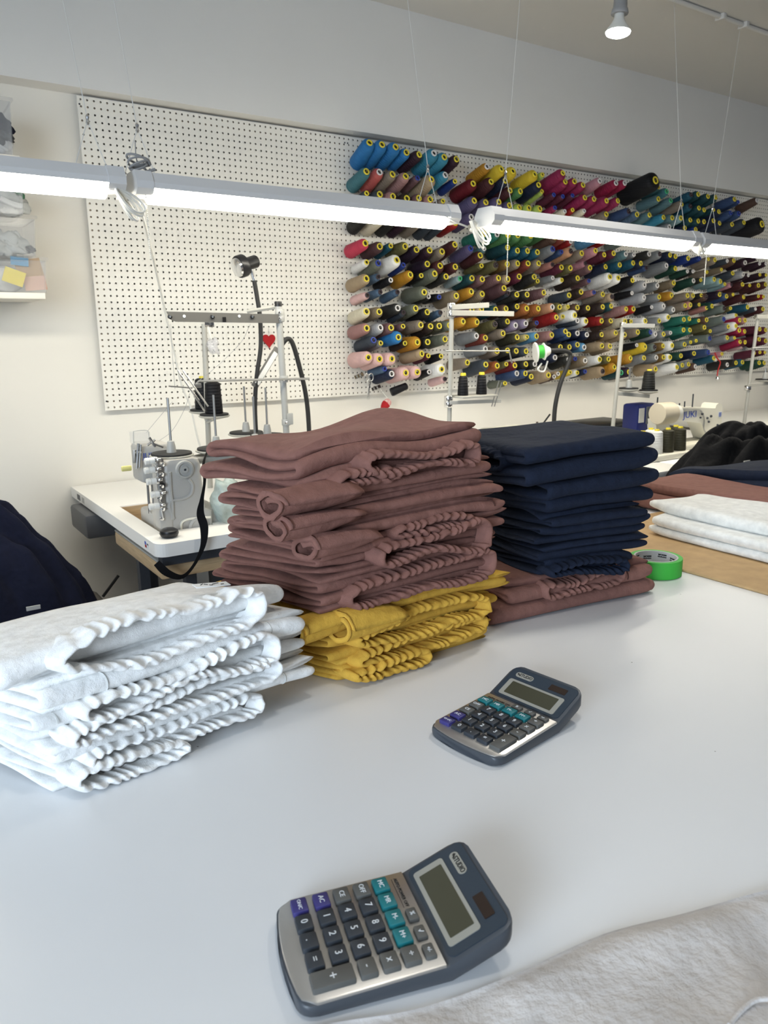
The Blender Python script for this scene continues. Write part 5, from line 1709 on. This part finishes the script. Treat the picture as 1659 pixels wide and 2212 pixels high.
# red paper heart
q = at(581, 735, Y=-.012)
hp = []
for k in range(40):
    th = 2 * math.pi * k / 40
    hp.append((.0020 * 16 * math.sin(th) ** 3, .0022 * (13 * math.cos(th) - 5 * math.cos(2 * th) - 2 * math.cos(3 * th) - math.cos(4 * th))))
mb = MB().prism(hp, -.004, .004, (np.array([[1, 0, 0], [0, 0, -1], [0, 1, 0]]), q))
ht = thing('heart', 'red felt heart hanging on the empty pegboard', 'ornament', q)
mb.build('felt', M_RED, ht, smooth=False, base=q)
MB().tube([q + np.array([0, -.005, .025]), q + np.array([0, -.005, .06])], .0012, 6).build('string', M_CORD, ht, base=q)

# ------------------------------------------------------------------ work lamps
def lathe_along(t, base, name, m_, prof, c, ax, n=20):
    return MB().lathe(prof, c, ax, n).build(name, m_, t, base=base)


LYw = -.55
neck = [at(553, 935, Y=LYw), at(551, 870, Y=LYw), at(555, 810, Y=LYw), at(563, 750, Y=LYw), at(562, 690, Y=LYw), at(555, 640, Y=LYw), at(549, 606, Y=LYw)]
fb = np.array([neck[0][0], LYw, SZ])
t = thing('work_lamp', 'black gooseneck work lamp with round head above the thread stand', 'lamp', fb)
MB().tube(curve_pts([fb] + neck, 8), .0085, 10).build('gooseneck', M_RUBBER, t, base=fb)
MB().lathe([(.035, 0), (.035, .02), (.012, .03)], fb, (0, 0, 1), 18).build('clamp_base', M_BLACK, t, base=fb)
MB().tube([neck[-1], at(541, 578, Y=LYw)], .0065, 10).build('stem', M_CHROME, t, base=fb)
hc = at(530, 572, Y=LYw)
hax = np.array([-.93, -.12, -.30]); hax /= np.linalg.norm(hax)
MB().lathe([(.010, -.055), (.021, -.053), (.024, -.048), (.024, .0), (.027, .004)], hc, hax, 22).build('lamp_body', M_BLACK, t, base=fb)
MB().lathe([(.027, .0), (.040, .004), (.042, .008), (.042, .030), (.040, .034), (.036, .035)], hc, hax, 24).build('lamp_head', M_BLACK, t, base=fb)
MB().lathe([(.036, .034), (.034, .042), (.020, .046), (.004, .047)], hc, hax, 24).build('lamp_lens', M_CHROME, t, base=fb)
# second lamp: flat bar
neck = [at(667, 918, Y=LYw), at(660, 850, Y=LYw), at(645, 785, Y=LYw), at(632, 742, Y=LYw), at(622, 732, Y=LYw), at(612, 740, Y=LYw), at(604, 755, Y=LYw)]
fb = np.array([neck[0][0], LYw, SZ])
t = thing('work_lamp', 'gooseneck work lamp with slanted flat bar head', 'lamp', fb)
MB().tube(curve_pts([fb] + neck, 8), .0095, 10).build('gooseneck', M_RUBBER, t, base=fb)
MB().lathe([(.03, 0), (.03, .02), (.012, .03)], fb, (0, 0, 1), 18).build('clamp_base', M_BLACK, t, base=fb)
qa, qb = at(600, 752, Y=LYw), at(549, 836, Y=LYw)
d = (qb - qa); L_ = np.linalg.norm(d); d /= L_
s_ = np.cross(d, (0, -1, 0)); n_ = np.cross(s_, d)
MM = (np.stack([d, s_, n_], 1), qa)
MB().rbox(0, L_, -.014, .014, -.006, .006, .003, 2, MM).build('bar_head', M_BARG, t, base=fb)
MB().rbox(.02, L_ - .015, -.011, .009, -.0075, -.0055, .001, 1, MM).build('diffuser', M_WHITEPL, t, base=fb)
MB().rbox(.02, L_ - .015, -.011, .009, .0055, .0075, .001, 1, MM).build('diffuser', M_WHITEPL, t, base=fb)

# ------------------------------------------------------------------ the second table and the stands behind
def plain_table(label, x0, x1, y0, y1, z, m_=M_SEWTAB):
    b = np.array([(x0 + x1) / 2, (y0 + y1) / 2, 0])
    t = thing('sewing_table', label, 'table', b)
    MB().rbox(x0, x1, y0, y1, z - .04, z, .006).build('tabletop', m_, t, base=b)
    for x in (x0 + .08, x1 - .08):
        for y in (y0 + .15, y1 - .08):
            MB().box(x - .025, x + .025, y - .025, y + .025, 0, z - .04).build('leg', M_DARKSTEEL, t, smooth=False, base=b)
    MB().box(x0 + .03, x1 - .03, y0 + .04, y0 + .08, z - .08, z - .04).build('frame_rail', M_DARKSTEEL, t, smooth=False, base=b)
    return t


plain_table('white sewing table with its corner beyond the navy stack', 1.12, 2.295, -1.235, .0, .77)
plain_table('white sewing table under the cream machine with blue lettering', 2.31, 3.50, -1.15, .0, .77)
plain_table('white table standing at the far right', 3.74, 5.1, -.75, .0, .79)


def pole_stand(label, px0, py0, px1, py1, Y, z0):
    pt, pbm = at(px0, py0, Y=Y), at(px1, py1, Y=Y)
    base = np.array([pbm[0], Y, z0])
    t = thing('thread_stand', label, 'thread stand', base)
    MB().tube([base, pt], .0098, 12).build('pole', M_STANDW, t, base=base)
    return t, base, pt


def bar(t, base, xa, ya, xb, yb, Y, h, m_=M_STANDW, name='eyelet_bar'):
    qa, qb = at(xa, ya, Y=Y), at(xb, yb, Y=Y)
    d = qb - qa; L_ = np.linalg.norm(d); d /= L_
    n_ = np.array([0, -1.0, 0]); s_ = np.cross(n_, d)
    return MB().rbox(0, L_, -h / 2, h / 2, -.003, .003, .0015, 1, (np.stack([d, s_, n_], 1), qa)).build(name, m_, t, base=base)


def clamp(t, base, px, py, Y, r=.018, h=.014):
    q = at(px, py, Y=Y)
    MB().lathe([(r * .9, -h), (r, -h * .8), (r, h * .8), (r * .9, h)], q, (0, 0, 1), 12).build('clamp', M_CHROME, t, base=base)


t, base, _ = pole_stand('cream thread stand with two dark cones above the brown stack', 976, 660, 969, 905, -.75, .77)
bar(t, base, 976, 664, 1056, 659, -.77, .022)
bar(t, base, 976, 676, 1110, 678, -.77, .022)
for py in (662, 678, 862, 873):
    clamp(t, base, 975 - (py - 660) * .03, py, -.75)
MB().tube([at(962, 758, Y=-.77), at(1100, 758, Y=-.77), at(1104, 776, Y=-.77), at(1106, 784, Y=-.77)], .0035, 8).build('cross_rod', M_STEEL, t, base=base)
bar(t, base, 972, 870, 1082, 866, -.77, .016, M_STANDG, 'lower_bar')
pl = at(1020, 852, Y=-.75)
plm = MB().rbox(pl[0] - .10, pl[0] + .10, -.81, -.69, pl[2] - .010, pl[2] - .002, .003).build('spool_tray', M_STANDW, t, base=base)
ctr = np.array([pl[0], -.75, pl[2] - .002])
for px in (1000, 1040):
    q = at(px, 848, Y=-.75)
    q[2] = pl[2] - .002
    standing_cone(q, 'black', .024, .019, .085, 'dark thread cone standing left on the tray of the middle stand' if px == 1000 else 'dark thread cone standing right on the tray of the middle stand', 'dark cones on the middle stand', M_YEL, .012)
MB().tube([at(1078, 822, Y=-.78), at(1062, 878, Y=-.78)], .0022, 6).build('guide_wire', M_STEEL, t, base=base)
MB().tube([at(1084, 826, Y=-.78), at(1068, 878, Y=-.78)], .0022, 6).build('guide_wire', M_STEEL, t, base=base)

t, base, _ = pole_stand('grey thread stand holding one black cone right of the tape dispenser', 1346, 698, 1321, 925, -.80, .77)
bar(t, base, 1344, 703, 1414, 704, -.82, .020, M_STANDG)
clamp(t, base, 1345, 703, -.80, .014)
bar(t, base, 1333, 850, 1403, 856, -.80, .018, M_STANDG, 'arm_bar')
for (px, py) in ((1358, 842), (1400, 846)):
    q = at(px, py, Y=-.80)
    stand_disc(t, base, q, rod=.06 if px < 1380 else 0, r=.052)
q = at(1400, 845, Y=-.80) + np.array([0, 0, .011])
standing_cone(q, 'charcoal', .034, .026, .092, 'black thread cone on the grey stand above the cream machine', 'dark cones on stands')

t, base, _ = pole_stand('cream thread stand at the right edge above the far table', 1637, 685, 1606, 928, -.60, .79)
bar(t, base, 1636, 684, 1665, 684, -.62, .026)
clamp(t, base, 1637, 684, -.60, .022)
clamp(t, base, 1615, 838, -.60, .02)
MB().tube([at(1624, 752, Y=-.62), at(1675, 750, Y=-.62)], .005, 8).build('cross_rod', M_STEEL, t, base=base)
bar(t, base, 1616, 832, 1670, 828, -.62, .018, M_STANDW, 'arm_bar')
stand_disc(t, base, at(1652, 822, Y=-.6), .03, .06)
MB().lathe([(.05, 0), (.05, .012), (.02, .016)], base, (0, 0, 1), 16).build('foot_flange', M_STANDW, t, base=base)

# right gooseneck with tape reel
LYr = -.75
neck = [at(1196, 935, Y=LYr), at(1199, 880, Y=LYr), at(1210, 830, Y=LYr), at(1226, 790, Y=LYr), at(1232, 765, Y=LYr), at(1215, 757, Y=LYr), at(1188, 757, Y=LYr)]
fb = np.array([neck[0][0], LYr, .77])
t = thing('work_lamp', 'white and green reel lamp head on a black gooseneck', 'lamp', fb)
MB().tube(curve_pts([fb] + neck, 8), .0105, 10).build('gooseneck', M_RUBBER, t, base=fb)
c = at(1168, 760, Y=LYr)
ax_ = np.array([.85, -.45, .1])
MB().lathe([(.004, -.030), (.044, -.028), (.047, -.024), (.044, -.020), (.026, -.018)], c, ax_, 26).build('reel_flange', M_WHITEPL, t, base=fb)
MB().lathe([(.027, -.019), (.030, -.017), (.030, .010), (.027, .012)], c, ax_, 24).build('green_band', M_GREEN, t, base=fb)
MB().lathe([(.022, .010), (.038, .012), (.040, .016), (.030, .022), (.015, .045), (.006, .048)], c, ax_, 24).build('lamp_shade', M_WHITEPL, t, base=fb)
MB().tube(curve_pts([at(1170, 785, Y=LYr), at(1162, 798, Y=LYr), at(1175, 802, Y=LYr), at(1183, 780, Y=LYr)], 6), .004, 6).build('clip', M_WHITEPL, t, base=fb)

# partly hidden machine behind the stacks
q0, q1 = at(1078, 950, Y=-.85), at(1165, 922, Y=-.85)
base = np.array([(q0[0] + q1[0]) / 2, -.8, .77])
t = thing('sewing_machine', 'cream sewing machine top peeking over the navy stack', 'sewing machine', base)
MB().rbox(q0[0], q1[0], -.86, -.70, .77, q1[2], .015).build('body', M_MACHW, t, base=base)
MB().tube(curve_pts([at(1122, 928, Y=-.86), at(1126, 924, Y=-.86), at(1150, 925, Y=-.86), at(1168, 920, Y=-.86), at(1188, 895, Y=-.86)], 6), .004, 7).build('lever', M_BLACK, t, base=base)
MB().tube([at(1160, 912, Y=-.86), at(1163, 928, Y=-.86)], .006, 8).build('tension_post', M_CHROME, t, base=base)
lump_thing(at(1236, 925, Y=-.6) * np.array([1, 1, 0]) + np.array([0, 0, .77 + .075]), (.05, .045, .075), 91, mat('taupe_felt', (.20, .16, .14), .9), 'felt_cap', 'small taupe cap on the table behind the navy stack', 'cap', .06)
q0, q1 = at(1284, 935, Y=-.55), at(1378, 908, Y=-.55)
t = thing('bin', 'black plastic bin behind the navy stack', 'bin', ((q0[0] + q1[0]) / 2, -.45, .77))
bb = np.array([(q0[0] + q1[0]) / 2, -.45, .77])
MB().rbox(q0[0] + .02, q1[0] - .02, -.53, -.32, .77, q1[2] - .02, .01).build('tub', M_GREYPL, t, base=bb)
MB().rbox(q0[0], q1[0], -.55, -.30, q1[2] - .02, q1[2], .006).build('rim', M_BLACK, t, base=bb)

# ------------------------------------------------------------------ cream machine with blue lettering
JY = -.86
jb = np.array([at(1480, 960, Y=JY)[0], JY, .77])
t = thing('sewing_machine', 'cream flatbed sewing machine with blue lettering behind the black cloth', 'sewing machine', jb)


def j_(px, py, d=0.0):
    return at(px, py, Y=JY - d)


def jpoly(pts):
    return [(j_(x, y)[0], j_(x, y)[2]) for x, y in pts]


MJ = (np.array([[1, 0, 0], [0, 0, -1], [0, 1, 0]]), (0, JY, 0))
MB().prism(jpoly([(1440, 880), (1500, 880), (1545, 882), (1548, 874), (1553, 871), (1560, 873), (1561, 890), (1558, 925), (1550, 948), (1528, 948), (1521, 928), (1514, 914), (1478, 910), (1440, 912)]), -.09, 0, MJ).build('arm', M_MACHW, t, smooth=False, base=jb)
MB().prism(jpoly([(1418, 906), (1446, 906), (1452, 935), (1458, 1000), (1412, 1000), (1420, 935)]), -.08, -.005, MJ).build('pillar', M_MACHW, t, smooth=False, base=jb)
MB().rbox(j_(1400, 980)[0], j_(1560, 980)[0], JY - .06, JY + .12, .772, .80, .008).build('bed', M_MACHW, t, base=jb)
c = j_(1414, 893)
MB().lathe([(.02, 0), (.052, .004), (.056, .012), (.056, .115), (.050, .120)], c + np.array([-.01, -.02, 0]), (1, 0, -.02), 22).build('motor', mat('motor_cream', (.62, .55, .42), .45), t, base=jb)
MB().lathe([(.048, .118), (.044, .135), (.040, .165), (.022, .182), (.010, .190), (.004, .195)], c + np.array([-.01, -.02, 0]), (1, 0, -.02), 22).build('hand_wheel', M_WHITEPL, t, base=jb)
text_part('JUKI', .050, j_(1491, 896, .002), (1, 0, 0), (0, 0, 1), M_LOGO, t, base=jb, sx=1.25)
MB().tube(curve_pts([j_(1466, 884, .004), j_(1505, 885, .004), j_(1515, 889, .004), j_(1521, 905, .004), j_(1520, 925, .004), j_(1526, 938, .004)], 6), .004, 7).build('thread_lever', M_STEEL, t, base=jb)
for (px, py, r_) in ((1516, 894, .007), (1527, 903, .006), (1535, 899, .007), (1530, 911, .006), (1549, 918, .006), (1512, 902, .005)):
    MB().lathe([(r_, 0), (r_, .006), (r_ * .6, .009)], j_(px, py), (0, -1, 0), 10).build('tension_dial' if r_ > .006 else 'screw', M_DARKSTEEL, t, base=jb)
for (px, py, hh) in ((1430, 866, .05), (1489, 872, .03), (1506, 864, .07), (1478, 873, .02)):
    q = j_(px, 880)
    MB().tube([q + np.array([0, .03, 0]), q + np.array([0, .03, hh])], .004, 6).build('thread_post', M_DARKSTEEL, t, base=jb)
q = j_(1555, 896, .001)
MB().prism([(-.016, .018), (.016, .018), (.016, -.006), (0, -.02), (-.016, -.006)], 0, .001, (np.array([[1, 0, 0], [0, 0, -1], [0, 1, 0]]), q)).build('badge', M_PRINTW, t, smooth=False, base=jb)
for k in range(3):
    MB().box(q[0] - .011, q[0] + .011, q[1] - .0025, q[1] - .0008, q[2] + .008 - k * .008, q[2] + .012 - k * .008).build('badge_mark', M_LOGO, t, smooth=False, base=jb)
# blue control box
q0, q1 = at(1376, 914, Y=-.80), at(1414, 871, Y=-.80)
bb = np.array([(q0[0] + q1[0]) / 2, -.74, .77])
t = thing('control_box', 'dark blue motor control box left of the cream machine', 'control box', bb)
MB().rbox(q0[0], q1[0] + .02, -.80, -.70, q0[2] - .12, q1[2], .014).build('case', mat('case_blue', (.012, .02, .13), .45), t, base=bb)
MB().rbox(at(1395, 900, Y=-.8)[0], q1[0], -.806, -.79, q0[2] - .01, at(1395, 879, Y=-.8)[2], .004).build('cover', M_GREYPL, t, base=bb)
MB().rbox(at(1380, 900, Y=-.8)[0], at(1391, 900, Y=-.8)[0], -.803, -.79, q0[2], at(1385, 882, Y=-.8)[2], .001, 1).build('label_plate', M_CARD, t, base=bb)
# cones in front of it
CY = -1.0
for (px, c_, lb) in ((1387, 'white', 'white thread cone at the left beside the cream machine'), (1404, 'white', 'white thread cone in the middle of the white trio'), (1417, 'white', 'white thread cone nearest the olive cones'),
                     (1441, 'darkolive', 'olive thread cone standing nearest the white cones'), (1457, 'darkolive', 'olive thread cone half hidden between its neighbours'), (1467, 'darkolive', 'olive thread cone nearest the black cloth')):
    q = at(px, 965, Y=CY + (.05 if px in (1404, 1457) else 0))
    q[2] = .80
    standing_cone(q, c_, .033, .028, .110, lb, 'cones beside the cream machine')
solo(MB().rbox(at(1375, 965, Y=CY)[0], at(1480, 965, Y=CY)[0], CY - .06, CY + .085, .771, .799, .006), 'cone_tray', M_MACHW, 'cream tray under the white and olive cones', 'tray')

# black cloth heap
bc = at(1560, 1010, Y=-1.28)
V, F = heap(bc[0] + .12, -1.33, .55, .62, .26, .36, 97, .05, 3.2, fq=5)
o = thing('garment_pile', 'big heap of black cloth in front of the cream machine', 'clothes', (bc[0] + .12, -1.33, .55))
link('fabric', V - np.array([bc[0] + .12, -1.33, .55]), F, M_BLACKCL, o)
q = at(1613, 1000, Y=-1.56)
MB().rbox(q[0] - .022, q[0] + .022, q[1] - .002, q[1] + .002, q[2] - .010, q[2] + .010, .0005, 1).build('care_label', M_CARD, o, base=(bc[0] + .12, -1.33, .55))
q = np.array([bc[0] + .12, -1.33, 0])
solo(MB().rbox(q[0] - .62, q[0] + .62, q[1] - .22, q[1] + .2 - .02, 0, .549, .02), 'hamper', M_BLACK, 'black fabric hamper under the black cloth', 'hamper')

# ------------------------------------------------------------------ small things hanging at the boards
q = at(797, 815, Y=-.14)
t = thing('scissors', 'steel scissors hanging from a peg on the narrow board', 'scissors', q)
for s in (-1, 1):
    th = np.linspace(0, 2 * math.pi, 18)
    c = q + np.array([s * .012, 0, .0])
    hd = MB().tube([c + np.array([.013 * math.cos(k) , 0, .018 * math.sin(k)]) for k in th], .0025, 6, False)
    hd.build('handle_loop', M_STEEL, t, base=q)
    MB().tube([c + np.array([0, 0, -.018]), q + np.array([-s * .001, -.002 * s, -.045]), q + np.array([-s * .006 - .008, -.002 * s, -.11])], [.0028, .004, .001], 6).build('blade', M_CHROME, t, base=q)
q = at(834, 873, Y=-.12)
t = thing('pin_cushion', 'red checked strawberry pin cushion hanging below the narrow board', 'pin cushion', q)
M_GING = mat('red_gingham', (.42, .03, .03), .8)
nt = M_GING.node_tree
ck = nt.nodes.new('ShaderNodeTexChecker')
ck.inputs['Scale'].default_value = 260
ck.inputs['Color1'].default_value = (.42, .03, .03, 1)
ck.inputs['Color2'].default_value = (.7, .62, .58, 1)
tcn = nt.nodes.new('ShaderNodeTexCoord')
nt.links.new(tcn.outputs['Object'], ck.inputs['Vector'])
nt.links.new(ck.outputs['Color'], nt.nodes['Principled BSDF'].inputs['Base Color'])
dr = np.array([-.75, 0, -.65])
MB().lathe([(.002, -.032), (.014, -.027), (.021, -.015), (.0225, -.002)], q, dr, 20).build('checked_half', M_GING, t, base=q)
MB().lathe([(.0226, -.002), (.021, .010), (.014, .025), (.006, .037), (.001, .041)], q, dr, 20).build('red_tip', M_RED, t, base=q)
MB().tube([q + np.array([.018, 0, .02]), at(820, 838, Y=-.12)], .0015, 6).build('string', M_CORD, t, base=q)
q = at(1553, 778, Y=-.14)
t = thing('bell', 'silver bell on a red ribbon hanging at the far board', 'bell', q)
MB().tube(curve_pts([at(1544, 762, Y=-.14), at(1550, 775, Y=-.14), at(1556, 783, Y=-.14), at(1551, 800, Y=-.14), at(1549, 812, Y=-.14)], 6), .0045, 6).build('ribbon', mat('ribbon_red', (.5, .02, .02), .5), t, base=q)
MB().lathe([(.001, -.014), (.010, -.010), (.014, 0), (.010, .010), (.002, .014)], at(1549, 818, Y=-.14), (0, 0, 1), 16).build('bell_body', M_CHROME, t, base=q)
# small bobbin rolls on the lowest pegs of the narrow board
for k, (px, py, lb, c_) in enumerate(((775, 812, 'striped bobbin stack on a low peg left of the scissors', 'khaki'), (812, 838, 'striped bobbin stack on a low peg right of the scissors', 'darkbrown'), (863, 840, 'black thread reel lying on the lowest peg of the narrow board', 'black'))):
    q = at(px, py, Y=-.10)
    d = np.array([.55, -.72, .35]); d /= np.linalg.norm(d)
    if k < 2:
        t = thing('bobbin_stack', lb, 'bobbins', q)
        for i in range(5):
            MB().lathe([(.010, i * .009), (.0105, i * .009 + .001), (.007, i * .009 + .002), (.007, i * .009 + .007), (.0105, i * .009 + .008)], q - d * .02, d, 12).build('bobbin', M_STEEL if i % 2 else thread_mat(c_), t, base=q)
    else:
        solo(MB().lathe([(.006, -.05), (.020, -.048), (.022, -.04), (.018, .04), (.010, .045)], q, np.array([.9, -.3, .35]), 18), 'thread_reel', thread_mat(c_), lb, 'thread reel')
# thin slack threads in front of the pegboard
for k, pts in enumerate((((316, 935), (345, 900), (372, 868)), ((340, 955), (372, 930), (398, 885), (410, 850)), ((368, 700), (372, 760), (378, 840)), ((541, 700), (520, 740), (470, 790), (430, 822)))):
    cord([at(x, y, Y=-.72) for x, y in pts], .0007, M_GCORD, 'loose_thread', ['slack thread rising from the overlock shield', 'slack thread from the machine head to the guide wires', 'thread dropping from the left end of the eyelet bar', 'slack thread crossing before the empty pegboard'][k], 'thread')
# dust specks and marks are part of the laminate, nothing to add here
